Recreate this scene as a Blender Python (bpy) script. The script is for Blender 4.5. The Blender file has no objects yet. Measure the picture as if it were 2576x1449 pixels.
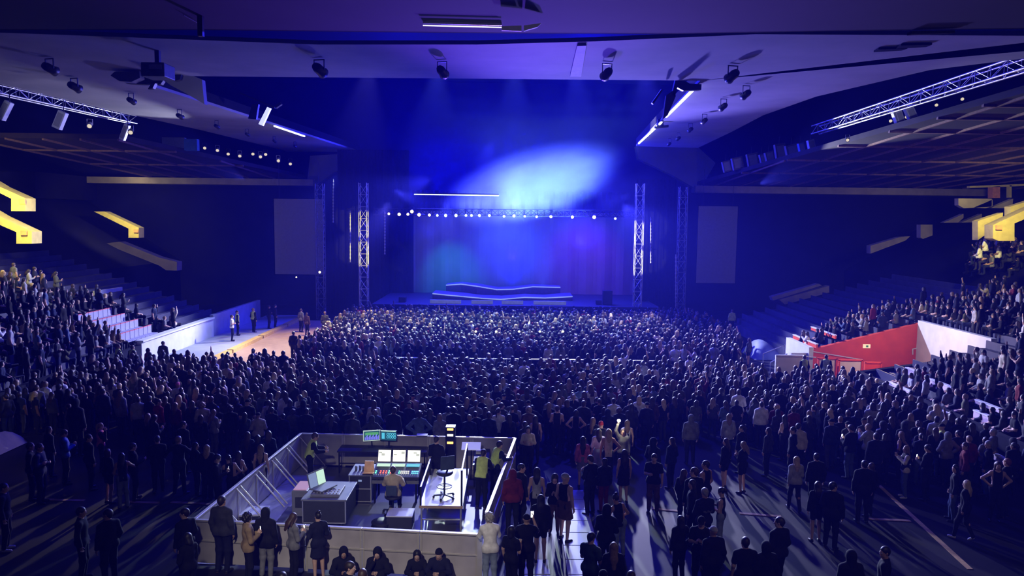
import bpy, math, random
import numpy as np
from mathutils import Vector, Matrix
random.seed(7)
rng = np.random.default_rng(7)
SC = bpy.context.scene
COL = SC.collection
PI = math.pi

# ------------------------------------------------------------------ camera
CAM_H, FOC = 8.5, 1860.0
PITCH, ROLL = math.atan(174.5 / FOC), math.radians(0.7)
_F = Vector((0, math.cos(PITCH), -math.sin(PITCH)))
_U = Vector((0, math.sin(PITCH), math.cos(PITCH)))
_R = Vector((1, 0, 0))
CR = _R * math.cos(ROLL) + _U * math.sin(ROLL)
CU = _U * math.cos(ROLL) - _R * math.sin(ROLL)
CP = Vector((0, 0, CAM_H))


def ray(x, y):
    return _F + CR * ((x - 1288) / FOC) - CU * ((y - 724.5) / FOC)


def at_z(x, y, z=0.0):
    d = ray(x, y)
    return CP + d * ((z - CAM_H) / d.z)


def at_y(x, y, Y):
    d = ray(x, y)
    return CP + d * (Y / d.y)


def at_x(x, y, X):
    d = ray(x, y)
    return CP + d * (X / d.x)


def at_plane(x, y, p, n):
    d = ray(x, y)
    return CP + d * ((Vector(p) - CP).dot(Vector(n)) / d.dot(Vector(n)))


def pix(p):
    v = Vector(p) - CP
    w = v.dot(_F)
    return 1288 + FOC * v.dot(CR) / w, 724.5 - FOC * v.dot(CU) / w


cam_d = bpy.data.cameras.new('camera')
cam = bpy.data.objects.new('camera', cam_d)
COL.objects.link(cam)
cam_d.sensor_width = 36.0
cam_d.lens = FOC / 2576 * 36.0
cam_d.clip_start, cam_d.clip_end = 0.1, 400
m = Matrix.Identity(4)
for i in range(3):
    m[i][0], m[i][1], m[i][2], m[i][3] = CR[i], CU[i], -_F[i], CP[i]
cam.matrix_world = m
SC.camera = cam
SC.view_settings.view_transform = 'Standard'
SC.view_settings.look = 'None'
SC.view_settings.gamma = 1.0
SC.view_settings.use_curve_mapping = False
SC.view_settings.exposure = 0.0
cy = SC.cycles
cy.max_bounces = 4
cy.diffuse_bounces = 1
cy.glossy_bounces = 1
cy.transmission_bounces = 2
cy.transparent_max_bounces = 6
cy.volume_bounces = 0
cy.caustics_reflective = cy.caustics_refractive = False
cy.sample_clamp_indirect = 3.0
cy.adaptive_threshold = .05

# ------------------------------------------------------------------ materials
_M = {}


def tinted(name, rough, spec, noise, ns):
    """Like mat, but the colour is the object's own colour, so that garments of one cut share a mesh."""
    M = mat(name, (.5, .5, .5), rough, spec=spec, noise=noise, ns=ns)
    nt = M.node_tree
    oi = nt.nodes.new('ShaderNodeObjectInfo')
    nt.links.new(oi.outputs['Color'], next(n for n in nt.nodes if n.type == 'MIX').inputs[6])
    return M


def mat(name, col, rough=.8, metal=0.0, spec=.3, emit=None, es=0.0, noise=.18, ns=6.0, bump=0.0, kind=None, alpha=None):
    """Principled material with a noise variation of its base colour."""
    if name in _M:
        return _M[name]
    M = bpy.data.materials.new(name)
    M.use_nodes = True
    nt = M.node_tree
    b = nt.nodes['Principled BSDF']
    b.inputs['Roughness'].default_value = rough
    b.inputs['Metallic'].default_value = metal
    b.inputs['Specular IOR Level'].default_value = spec
    c = tuple(col) + (1,)
    b.inputs['Base Color'].default_value = c
    if noise or bump:
        tc = nt.nodes.new('ShaderNodeTexCoord')
        n = nt.nodes.new('ShaderNodeTexNoise')
        n.inputs['Scale'].default_value = ns
        n.inputs['Detail'].default_value = 3
        nt.links.new(tc.outputs['Object'], n.inputs['Vector'])
        if noise:
            mp = nt.nodes.new('ShaderNodeMapRange')
            mp.inputs[1].default_value, mp.inputs[2].default_value = .3, .7
            mp.inputs[3].default_value, mp.inputs[4].default_value = 1 - noise, 1 + noise
            nt.links.new(n.outputs['Fac'], mp.inputs[0])
            mx = nt.nodes.new('ShaderNodeMix')
            mx.data_type = 'RGBA'
            mx.blend_type = 'MULTIPLY'
            mx.inputs[0].default_value = 1
            mx.inputs[6].default_value = c
            nt.links.new(mp.outputs[0], mx.inputs[7])
            nt.links.new(mx.outputs[2], b.inputs['Base Color'])
        if bump:
            bp = nt.nodes.new('ShaderNodeBump')
            bp.inputs['Strength'].default_value = bump
            bp.inputs['Distance'].default_value = .05
            nt.links.new(n.outputs['Fac'], bp.inputs['Height'])
            nt.links.new(bp.outputs[0], b.inputs['Normal'])
    if emit:
        b.inputs['Emission Color'].default_value = tuple(emit) + (1,)
        b.inputs['Emission Strength'].default_value = es
    if alpha is not None:
        b.inputs['Alpha'].default_value = alpha
    _M[name] = M
    return M


# ------------------------------------------------------------------ mesh builder
class MB:
    def __init__(s):
        s.v, s.f, s.m, s.sm = [], [], [], []

    def add(s, vs, fs, mi=0, smooth=False):
        b = len(s.v)
        s.v += [tuple(v) for v in vs]
        for f in fs:
            s.f.append([b + i for i in f])
            s.m.append(mi)
            s.sm.append(smooth)
        return s

    def box(s, c, d, R=None, mi=0):
        h = Vector(d) / 2
        vs = []
        for x in (-1, 1):
            for y in (-1, 1):
                for z in (-1, 1):
                    p = Vector((x * h.x, y * h.y, z * h.z))
                    if R is not None:
                        p = R @ p
                    vs.append(p + Vector(c))
        return s.add(vs, [(0, 1, 3, 2), (4, 6, 7, 5), (0, 4, 5, 1), (2, 3, 7, 6), (0, 2, 6, 4), (1, 5, 7, 3)], mi)

    def box2(s, lo, hi, mi=0):
        lo, hi = Vector(lo), Vector(hi)
        return s.box((lo + hi) / 2, hi - lo, None, mi)

    def beam(s, a, b, w, h, mi=0, up=(0, 0, 1)):
        a, b = Vector(a), Vector(b)
        y = (b - a)
        L = y.length
        y = y / L
        u = Vector(up)
        if abs(y.dot(u)) > .98:
            u = Vector((1, 0, 0))
        x = y.cross(u).normalized()
        z = x.cross(y)
        R = Matrix((x, y, z)).transposed()
        return s.box((a + b) / 2, (w, L, h), R, mi)

    def tube(s, a, b, r, r2=None, n=8, mi=0, caps=True):
        a, b = Vector(a), Vector(b)
        r2 = r if r2 is None else r2
        y = (b - a).normalized()
        u = Vector((0, 0, 1)) if abs(y.z) < .9 else Vector((1, 0, 0))
        x = y.cross(u).normalized()
        z = x.cross(y)
        vs = []
        for p, q in ((a, r), (b, r2)):
            for i in range(n):
                t = 2 * PI * i / n
                vs.append(p + (x * math.cos(t) + z * math.sin(t)) * q)
        fs = [(i, (i + 1) % n, n + (i + 1) % n, n + i) for i in range(n)]
        s.add(vs, fs, mi, True)
        if caps:
            s.add(vs[:n], [tuple(range(n))[::-1]], mi)
            s.add(vs[n:], [tuple(range(n))], mi)
        return s

    def path(s, pts, r, n=6, mi=0):
        for a, b in zip(pts[:-1], pts[1:]):
            s.tube(a, b, r, n=n, mi=mi)
        return s

    def lathe(s, prof, c=(0, 0, 0), n=16, mi=0, R=None):
        vs, fs = [], []
        for r, z in prof:
            for i in range(n):
                t = 2 * PI * i / n
                p = Vector((r * math.cos(t), r * math.sin(t), z))
                if R is not None:
                    p = R @ p
                vs.append(p + Vector(c))
        for j in range(len(prof) - 1):
            for i in range(n):
                k = (i + 1) % n
                fs.append((j * n + i, j * n + k, (j + 1) * n + k, (j + 1) * n + i))
        return s.add(vs, fs, mi, True)

    def prism(s, poly, ext, mi=0):
        """Closed polygon pushed along ext."""
        e = Vector(ext)
        a = [Vector(p) for p in poly]
        n = len(a)
        vs = a + [p + e for p in a]
        fs = [tuple(range(n)), tuple(range(2 * n - 1, n - 1, -1))]
        fs += [(i, n + i, n + (i + 1) % n, (i + 1) % n) for i in range(n)]
        return s.add(vs, fs, mi)

    def poly(s, pts, mi=0):
        return s.add(pts, [tuple(range(len(pts)))], mi)

    def build(s, name, mats, parent=None, off=None, bevel=0.0):
        me = bpy.data.meshes.new(name)
        vs = s.v
        if off is not None:
            o = Vector(off)
            vs = [(v[0] - o.x, v[1] - o.y, v[2] - o.z) for v in vs]
        me.from_pydata(vs, [], s.f)
        if not isinstance(mats, (list, tuple)):
            mats = [mats]
        for k in mats:
            me.materials.append(k)
        me.polygons.foreach_set('material_index', s.m)
        me.polygons.foreach_set('use_smooth', s.sm)
        me.update()
        ob = bpy.data.objects.new(name, me)
        COL.objects.link(ob)
        if parent is not None:
            ob.parent = parent
        if bevel:
            bv = ob.modifiers.new('bevel', 'BEVEL')
            bv.width = bevel
            bv.segments = 2
            bv.limit_method = 'ANGLE'
        return ob


def tag(o, label=None, cat=None, group=None, kind=None):
    for k, v in (('label', label), ('category', cat), ('group', group), ('kind', kind)):
        if v:
            o[k] = v
    return o


def thing(name, label, cat, loc=(0, 0, 0), rz=0.0, group=None):
    o = bpy.data.objects.new(name, None)
    o.empty_display_size = .2
    COL.objects.link(o)
    o.location = loc
    o.rotation_euler = (0, 0, rz)
    return tag(o, label, cat, group)


def copy_tree(o, parent=None, kids=None):
    c = o.copy()
    COL.objects.link(c)
    if parent is not None:
        c.parent = parent
    for ch in list(o.children):
        copy_tree(ch, c)
    return c


def struct(mb, name, mats, label=None, bevel=0.0):
    return tag(mb.build(name, mats, None, None, bevel), label, None, None, 'structure')


def spot(name, loc, tgt, power, col, angle=40, blend=.5, size=.15):
    l = bpy.data.lights.new(name, 'SPOT')
    l.energy, l.color = power, col
    l.spot_size, l.spot_blend = math.radians(angle), blend
    l.shadow_soft_size = size
    o = bpy.data.objects.new(name, l)
    COL.objects.link(o)
    o.location = loc
    o.rotation_euler = (Vector(tgt) - Vector(loc)).to_track_quat('-Z', 'Y').to_euler()
    return o


def area(name, loc, tgt, power, col, sx, sy, spread=180):
    l = bpy.data.lights.new(name, 'AREA')
    l.energy, l.color = power, col
    l.shape, l.size, l.size_y = 'RECTANGLE', sx, sy
    l.spread = math.radians(spread)
    o = bpy.data.objects.new(name, l)
    COL.objects.link(o)
    o.location = loc
    o.rotation_euler = (Vector(tgt) - Vector(loc)).to_track_quat('-Z', 'Y').to_euler()
    return o


def point(name, loc, power, col, size=.1):
    l = bpy.data.lights.new(name, 'POINT')
    l.energy, l.color, l.shadow_soft_size = power, col, size
    o = bpy.data.objects.new(name, l)
    COL.objects.link(o)
    o.location = loc
    return o
# ------------------------------------------------------------------ people: distance fields -> smooth closed meshes
def V3(*a):
    return np.array(a, np.float64)


class Field:
    def __init__(s, lo, hi, vox):
        s.lo = np.array(lo, float)
        s.vox = np.array(vox, float) if np.ndim(vox) else np.full(3, float(vox))
        s.n = np.ceil((np.array(hi) - s.lo) / s.vox).astype(int) + 1
        s.f = np.full(s.n, 1.0)
        s.ax = [s.lo[i] + s.vox[i] * np.arange(s.n[i]) for i in range(3)]

    def _win(s, lo, hi):
        a = np.clip(np.floor((lo - s.lo) / s.vox).astype(int), 0, s.n)
        b = np.clip(np.ceil((hi - s.lo) / s.vox).astype(int) + 1, 0, s.n)
        sl = tuple(slice(a[i], b[i]) for i in range(3))
        g = [s.ax[0][sl[0]][:, None, None], s.ax[1][sl[1]][None, :, None], s.ax[2][sl[2]][None, None, :]]
        return sl, g

    def _mix(s, sl, d, k):
        a = s.f[sl]
        h = np.maximum(k - np.abs(a - d), 0) / k
        s.f[sl] = np.minimum(a, d) - h * h * k * .25

    def cap(s, a, b, ra, rb, k=.03, sc=(1, 1, 1)):
        a, b, sc = np.array(a, float), np.array(b, float), np.array(sc, float)
        R = max(ra, rb) * sc.max() + k + 2 * s.vox.max()
        sl, g = s._win(np.minimum(a, b) - R, np.maximum(a, b) + R)
        q = [(g[i] - a[i]) / sc[i] for i in range(3)]
        ba = (b - a) / sc
        t = np.clip((q[0] * ba[0] + q[1] * ba[1] + q[2] * ba[2]) / max(ba @ ba, 1e-9), 0, 1)
        d = np.sqrt((q[0] - ba[0] * t) ** 2 + (q[1] - ba[1] * t) ** 2 + (q[2] - ba[2] * t) ** 2) - (ra + (rb - ra) * t)
        s._mix(sl, d * sc.min() ** .5, k)

    def ell(s, c, r, k=.02, R=None, sub=False):
        c, r = np.array(c, float), np.array(r, float)
        B = r.max() + k + 2 * s.vox.max()
        sl, g = s._win(c - B, c + B)
        q = [g[i] - c[i] for i in range(3)]
        if R is not None:
            q = [R[0][i] * q[0] + R[1][i] * q[1] + R[2][i] * q[2] for i in range(3)]
        k0 = np.sqrt((q[0] / r[0]) ** 2 + (q[1] / r[1]) ** 2 + (q[2] / r[2]) ** 2)
        k1 = np.sqrt((q[0] / r[0] ** 2) ** 2 + (q[1] / r[1] ** 2) ** 2 + (q[2] / r[2] ** 2) ** 2) + 1e-9
        d = k0 * (k0 - 1) / k1
        d = np.where(k0 < 1e-6, -r.min(), d)
        if sub:
            a = s.f[sl]
            h = np.maximum(k - np.abs(a + d), 0) / k
            s.f[sl] = np.maximum(a, -d) + h * h * k * .25
        else:
            s._mix(sl, d, k)

    def clip(s, p, n):
        """Keep the side the normal n points away from."""
        n = np.array(n, float) / np.linalg.norm(n)
        d = (s.ax[0][:, None, None] - p[0]) * n[0] + (s.ax[1][None, :, None] - p[1]) * n[1] + (s.ax[2][None, None, :] - p[2]) * n[2]
        s.f = np.maximum(s.f, d)


_C = np.array([[i, j, k] for i in (0, 1) for j in (0, 1) for k in (0, 1)])
_E = [(a, b) for a in range(8) for b in range(a + 1, 8) if np.abs(_C[a] - _C[b]).sum() == 1]


def nets(F):
    f = F.f
    ins = f < 0
    s = sum(ins[c[0]:f.shape[0] - 1 + c[0], c[1]:f.shape[1] - 1 + c[1], c[2]:f.shape[2] - 1 + c[2]].astype(np.int8) for c in _C)
    act = np.argwhere((s > 0) & (s < 8))
    idx = np.full(s.shape, -1, np.int64)
    idx[tuple(act.T)] = np.arange(len(act))
    val = np.stack([f[tuple((act + c).T)] for c in _C], 1)
    acc = np.zeros((len(act), 3))
    cnt = np.zeros(len(act))
    for a, b in _E:
        va, vb = val[:, a], val[:, b]
        x = (va < 0) != (vb < 0)
        t = np.where(x, va / np.where(x, va - vb, 1), 0)[:, None]
        acc += np.where(x[:, None], _C[a] + (_C[b] - _C[a]) * t, 0)
        cnt += x
    verts = (act + acc / cnt[:, None]) * F.vox + F.lo
    faces = []
    for ax in range(3):
        u, w = (ax + 1) % 3, (ax + 2) % 3
        a = [slice(None)] * 3
        b = [slice(None)] * 3
        a[ax], b[ax] = slice(0, -1), slice(1, None)
        A, B = ins[tuple(a)], ins[tuple(b)]
        e = np.argwhere(A != B)
        e = e[(e[:, u] > 0) & (e[:, w] > 0) & (e[:, u] < f.shape[u] - 1) & (e[:, w] < f.shape[w] - 1)]
        if not len(e):
            continue
        du, dw = np.zeros(3, int), np.zeros(3, int)
        du[u], dw[w] = 1, 1
        q = np.stack([idx[tuple((e - du - dw).T)], idx[tuple((e - dw).T)], idx[tuple(e.T)], idx[tuple((e - du).T)]], 1)
        fl = ~A[tuple(e.T)]
        q[fl] = q[fl][:, ::-1]
        faces.append(q)
    return verts, np.concatenate(faces) if faces else np.zeros((0, 4), int)


def np_mesh(name, v, quads, mats, mi=None):
    me = bpy.data.meshes.new(name)
    me.vertices.add(len(v))
    me.vertices.foreach_set('co', np.asarray(v, np.float32).ravel())
    me.loops.add(len(quads) * 4)
    me.loops.foreach_set('vertex_index', np.asarray(quads, np.int32).ravel())
    me.polygons.add(len(quads))
    me.polygons.foreach_set('loop_start', np.arange(0, len(quads) * 4, 4, dtype=np.int32))
    for k in mats:
        me.materials.append(k)
    if mi is not None:
        me.polygons.foreach_set('material_index', np.asarray(mi, np.int32))
    me.polygons.foreach_set('use_smooth', np.ones(len(quads), bool))
    me.update(calc_edges=True)
    return me


# ---- poses: joints in metres for a person 1.70 m tall who faces +Y
def rotm(yaw=0, pitch=0, roll=0):
    """Head rotation; yaw to the person's left, pitch positive = looks down."""
    return np.array(Matrix.Rotation(math.radians(yaw), 3, 'Z') @ Matrix.Rotation(math.radians(-pitch), 3, 'X') @ Matrix.Rotation(math.radians(roll), 3, 'Y'))


def joints(**kw):
    J = dict(pel=(0, 0, .95), waist=(0, .005, 1.07), chest=(0, .0, 1.27), neck=(0, -.012, 1.43), head=(0, .012, 1.587), hr=(0, 0, 0),
             shL=(-.168, -.01, 1.362), shR=(.168, -.01, 1.362), elL=(-.232, -.03, 1.12), elR=(.232, -.03, 1.12),
             wrL=(-.24, .03, .88), wrR=(.24, .03, .88), hipL=(-.088, 0, .92), hipR=(.088, 0, .92),
             knL=(-.10, .025, .50), knR=(.10, .025, .50), anL=(-.11, -.03, .085), anR=(.11, -.03, .085),
             toeL=(-.135, .12, .03), toeR=(.135, .12, .03), hdL=None, hdR=None, hem=.86, curl=.5)
    J.update(kw)
    return {k: (np.array(v, float) if isinstance(v, tuple) else v) for k, v in J.items()}


SEAT = dict(pel=(0, 0, .56), waist=(0, -.01, .68), chest=(0, .01, .88), neck=(0, .01, 1.04), head=(0, .04, 1.197), shL=(-.168, .01, .972), shR=(.168, .01, .972),
            elL=(-.24, .03, .74), elR=(.24, .03, .74), wrL=(-.12, .25, .64), wrR=(.12, .25, .64), hipL=(-.09, .02, .53), hipR=(.09, .02, .53),
            knL=(-.11, .42, .52), knR=(.11, .42, .52), anL=(-.12, .38, .085), anR=(.12, .38, .085), toeL=(-.14, .53, .03), toeR=(.14, .53, .03), hem=.47)
FLOOR = dict(pel=(0, 0, .12), waist=(0, -.02, .24), chest=(0, 0, .44), neck=(0, .02, .60), head=(0, .07, .745), hr=(0, 14, 0), shL=(-.168, .02, .535), shR=(.168, .02, .535),
             elL=(-.26, .18, .38), elR=(.26, .18, .38), wrL=(-.06, .38, .44), wrR=(.06, .38, .42), hipL=(-.09, .04, .10), hipR=(.09, .04, .10),
             knL=(-.14, .42, .42), knR=(.14, .42, .42), anL=(-.13, .66, .085), anR=(.13, .66, .085), toeL=(-.15, .80, .03), toeR=(.15, .80, .03), hem=.02)
POSES = dict(
    stand=joints(hr=(0, 3, 0)),
    stand_left=joints(hr=(38, 4, 3), wrR=(.2, .10, .90), anR=(.14, .06, .085), toeR=(.19, .20, .03), knR=(.115, .07, .5)),
    stand_right=joints(hr=(-38, 4, -3), wrL=(-.2, .10, .90), anL=(-.14, .06, .085), toeL=(-.19, .20, .03), knL=(-.115, .07, .5)),
    cross=joints(elL=(-.245, .01, 1.13), elR=(.245, .01, 1.13), wrL=(.05, .185, 1.17), wrR=(-.06, .215, 1.12), hdL=(1, -.1, .15), hdR=(-1, -.1, .1)),
    phone=joints(hr=(0, 26, 0), elL=(-.225, .03, 1.12), elR=(.225, .03, 1.12), wrL=(-.075, .25, 1.17), wrR=(.075, .25, 1.19), hdL=(.3, .4, .8), hdR=(-.3, .4, .8), curl=.9),
    phone_high=joints(hr=(0, -4, 0), elR=(.25, .17, 1.24), wrR=(.16, .30, 1.47), hdR=(0, .1, 1), curl=.9),
    hips=joints(elL=(-.38, -.08, 1.17), elR=(.38, -.08, 1.17), wrL=(-.185, -.0, 1.01), wrR=(.185, .0, 1.01), hdL=(.5, .6, -.5), hdR=(-.5, .6, -.5)),
    hip_right=joints(hr=(12, 0, 0), elR=(.38, -.08, 1.17), wrR=(.185, -.02, 1.01), hdR=(-.5, .5, -.5), pel=(.025, 0, .95)),
    face=joints(hr=(10, 5, 0), elR=(.2, .13, 1.15), wrR=(.07, .15, 1.42), hdR=(-.3, .0, .9), elL=(-.24, .03, 1.13), wrL=(.05, .18, 1.12), hdL=(1, 0, .1)),
    raise_one=joints(hr=(0, -8, 0), shR=(.17, 0, 1.42), elR=(.27, .07, 1.63), wrR=(.20, .11, 1.86), hdR=(-.05, .1, 1), curl=.15),
    raise_two=joints(hr=(0, -8, 0), shL=(-.17, 0, 1.40), shR=(.17, 0, 1.40), elL=(-.29, .06, 1.62), elR=(.29, .06, 1.62), wrL=(-.19, .10, 1.84), wrR=(.19, .10, 1.84), hdL=(.1, .1, 1), hdR=(-.1, .1, 1), curl=.15),
    clap=joints(elL=(-.27, .08, 1.2), elR=(.27, .08, 1.2), wrL=(-.05, .28, 1.33), wrR=(.05, .28, 1.33), hdL=(.3, .3, .8), hdR=(-.3, .3, .8), curl=.1),
    rail=joints(hr=(0, 12, 0), chest=(0, .08, 1.24), neck=(0, .12, 1.40), head=(0, .18, 1.545), shL=(-.168, .12, 1.335), shR=(.168, .12, 1.335),
                elL=(-.23, .22, 1.13), elR=(.23, .22, 1.13), wrL=(-.2, .44, 1.12), wrR=(.2, .44, 1.12), hdL=(.2, 1, -.1), hdR=(-.2, 1, -.1), curl=1.0),
    lean_left=joints(hr=(30, 18, 0), chest=(-.05, .03, 1.26), neck=(-.10, .05, 1.41), head=(-.12, .09, 1.56), shL=(-.26, .05, 1.32), shR=(.08, .03, 1.37),
                     elL=(-.33, .10, 1.10), wrL=(-.18, .28, 1.02), elR=(.25, .0, 1.16), wrR=(.12, .18, 1.00), hdL=(.6, .6, 0), hdR=(-.6, .5, 0)),
    cup=joints(hr=(0, 6, 0), elR=(.225, .03, 1.13), wrR=(.12, .26, 1.20), hdR=(-.5, .7, .2), curl=1.0, anL=(-.12, .07, .085), toeL=(-.15, .22, .03), knL=(-.11, .07, .5)),
    reach_right=joints(hr=(-35, 6, 0), elR=(.34, .14, 1.22), wrR=(.42, .36, 1.12), hdR=(.3, 1, 0), elL=(-.25, 0, 1.13), wrL=(-.12, .16, 1.0)),
    arms_out=joints(hr=(-10, 4, 0), elL=(-.38, .06, 1.20), wrL=(-.52, .16, 1.02), elR=(.36, .06, 1.20), wrR=(.48, .18, 1.04), hdL=(-.7, .4, -.4), hdR=(.7, .4, -.4), curl=.2,
                    anL=(-.15, .0, .085), anR=(.15, 0, .085), toeL=(-.19, .14, .03), toeR=(.19, .14, .03)),
    stride=joints(hr=(0, 5, 0), knL=(-.10, .16, .51), anL=(-.10, .22, .09), toeL=(-.11, .37, .04), knR=(.10, -.02, .50), anR=(.10, -.24, .12), toeR=(.11, -.12, .03),
                  elL=(-.23, -.10, 1.13), wrL=(-.23, -.03, .90), elR=(.23, .03, 1.12), wrR=(.21, .16, .93)),
    seat=joints(**SEAT), seat_left=joints(**dict(SEAT, hr=(35, 4, 0), wrL=(-.05, .22, .66), wrR=(.05, .24, .68))),
    seat_clap=joints(**dict(SEAT, wrL=(-.05, .28, .98), wrR=(.05, .28, .98), elL=(-.26, .10, .82), elR=(.26, .10, .82), hdL=(.3, .3, .8), hdR=(-.3, .3, .8), curl=.1)),
    seat_raise=joints(**dict(SEAT, elR=(.27, .10, 1.22), wrR=(.2, .14, 1.45), hdR=(0, .1, 1), curl=.15)),
    seat_desk=joints(**dict(SEAT, hr=(0, 10, 0), elL=(-.26, .12, .78), elR=(.26, .12, .78), wrL=(-.2, .40, .82), wrR=(.2, .40, .82), hdL=(.2, 1, 0), hdR=(-.2, 1, 0))),
    floor_sit=joints(**FLOOR),
    floor_chin=joints(**dict(FLOOR, elR=(.2, .26, .40), wrR=(.06, .18, .60), hdR=(-.2, -.3, .8))),
)


def unit(v):
    v = np.array(v, float)
    return v / max(np.linalg.norm(v), 1e-9)


def torso(F, J, o=0.0, k=.05):
    sc = (1, .74, 1)
    up = J['chest'] + (J['neck'] - J['chest']) * .55
    F.cap(J['pel'], J['waist'], .150 + o, .126 + o, k, sc)
    F.cap(J['waist'], J['chest'], .126 + o, .148 + o, k, sc)
    F.cap(J['chest'], up, .148 + o, .112 + o, k, sc)
    F.cap(J['shL'], J['shR'], .058 + o * .7, .058 + o * .7, k)
    for s in 'LR':
        F.cap(J['neck'] + V3(0, 0, .022), J['sh' + s] + V3(0, 0, .012), .042 + o * .7, .040 + o * .7, .04)


def arm(F, J, s, o=0.0, upto=2.0, k=.03):
    sh, el, wr = J['sh' + s], J['el' + s], J['wr' + s]
    a = min(upto, 1.0)
    F.cap(sh, sh + (el - sh) * a, .052 + o, .052 - .011 * a + o, k)
    if upto > 1:
        b = upto - 1
        F.cap(el, el + (wr - el) * b, .041 + o, .041 - .014 * b + o, k)


def leg(F, J, s, o=0.0, upto=2.0, k=.04, flare=0.0):
    h, kn, an = J['hip' + s], J['kn' + s], J['an' + s]
    a = min(upto, 1.0)
    F.cap(h, h + (kn - h) * a, .088 + o, .088 - .032 * a + o, k)
    if upto > 1:
        b = upto - 1
        F.cap(kn, kn + (an - kn) * b, .054 + o, .054 - .018 * b + o + flare, k)
        if not flare:
            c = kn + (an - kn) * .3
            F.cap(c + V3(0, -.012, .06), c + V3(0, -.012, -.07), .044 + o, .036 + o, .03)


def pelvis(F, J, o=0.0):
    F.cap(J['hipL'], J['hipR'], .085 + o, .085 + o, .05)
    for s in 'LR':
        F.ell(J['hip' + s] + V3(0, -.045, .03), (.085 + o, .075 + o, .09 + o), .04)


def head_prims(F, J):
    R, c = rotm(*J['hr']), J['head']
    w = lambda *p: c + R @ np.array(p)
    F.cap(J['neck'] - V3(0, 0, .03), w(0, -.015, -.05), .054, .050, .03)
    F.ell(w(0, -.012, .025), (.074, .094, .088), .02, R)
    F.ell(w(0, .026, -.03), (.060, .066, .083), .03, R)
    F.cap(w(-.034, .025, -.072), w(.034, .025, -.072), .028, .028, .03)
    F.ell(w(0, .064, -.092), (.022, .018, .018), .02, R)
    F.cap(w(-.03, .078, .020), w(.03, .078, .020), .012, .012, .012)
    F.cap(w(0, .088, .006), w(0, .103, -.026), .008, .0125, .010)
    F.cap(w(-.014, .086, -.060), w(.014, .086, -.060), .009, .009, .008)
    for s in (-1, 1):
        F.ell(w(s * .030, .098, .000), (.014, .012, .010), .008, R, True)
        F.ell(w(s * .077, -.006, -.008), (.010, .019, .030), .008, R)


def hand_frame(J, s):
    wr, el = J['wr' + s], J['el' + s]
    d = unit(J['hd' + s]) if J['hd' + s] is not None else unit(wr - el)
    n = V3(1 if s == 'L' else -1, 0, 0)      # palms face inward
    n = n - d * (n @ d)
    if np.linalg.norm(n) < .3:
        n = V3(0, -1, 0) - d * (-d[1])
    n = unit(n)
    return wr, d, n, np.cross(d, n)


def finger_mesh(J):
    mb = MB()
    for s in 'LR':
        wr, d, n, sd = hand_frame(J, s)
        if sd[1] < 0:
            sd = -sd
        c = J['curl']
        for i, (off, L) in enumerate(((-.030, .058), (-.010, .070), (.010, .076), (.030, .066))):
            p = wr + d * .082 + sd * off
            pts, dr = [p], d
            for j, fr in enumerate((.45, .32, .23)):
                a = c * (.45 + .35 * j) + .04 * i
                dr = unit(dr * math.cos(a) + n * math.sin(a))
                pts.append(pts[-1] + dr * L * fr)
            rad = (.0088, .0082, .0074, .0058)
            for q in range(3):
                mb.tube(pts[q], pts[q + 1], rad[q], rad[q + 1], 6, 0, q == 2)
        p = wr + d * .026 + sd * .026          # the thumb leaves the side of the palm near its base
        q = p + unit(d * .7 + sd * .8 + n * .25) * .036
        r = q + unit(d * .95 + sd * .1 + n * .35) * .030
        mb.tube(p, q, .0115, .0098, 6, 0, False)
        mb.tube(q, r, .0098, .0070, 6, 0)
    return mb


def bounds(J):
    P = np.array([J[k] for k in J if isinstance(J[k], np.ndarray) and k not in ('hr', 'hdL', 'hdR')])
    return P.min(0) - .24, P.max(0) + .24


_BODY, _GARM, _HAIR = {}, {}, {}
RGB = {}
SKINS = [mat('skin fair', (.52, .33, .26), .55, spec=.35, noise=.06), mat('skin tan', (.40, .23, .16), .55, spec=.35, noise=.06), mat('skin deep', (.16, .085, .055), .5, spec=.4, noise=.06)]
M_TCLOTH = tinted('cloth', .9, .2, .2, 9)
M_THAIR = tinted('hair', .52, .5, .25, 22)
M_TSKIN = tinted('skin', .55, .35, .06, 6)
M_EYE = mat('eye white', (.7, .7, .68), .3, noise=0)
M_IRIS = mat('iris dark', (.02, .012, .01), .2, noise=0)
M_LIP = mat('lips', (.36, .12, .11), .5, noise=.05)
M_SHOE = mat('shoe black', (.012, .012, .014), .5, noise=.1)
M_SHOEW = mat('shoe white', (.5, .5, .5), .6, noise=.1)


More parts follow.
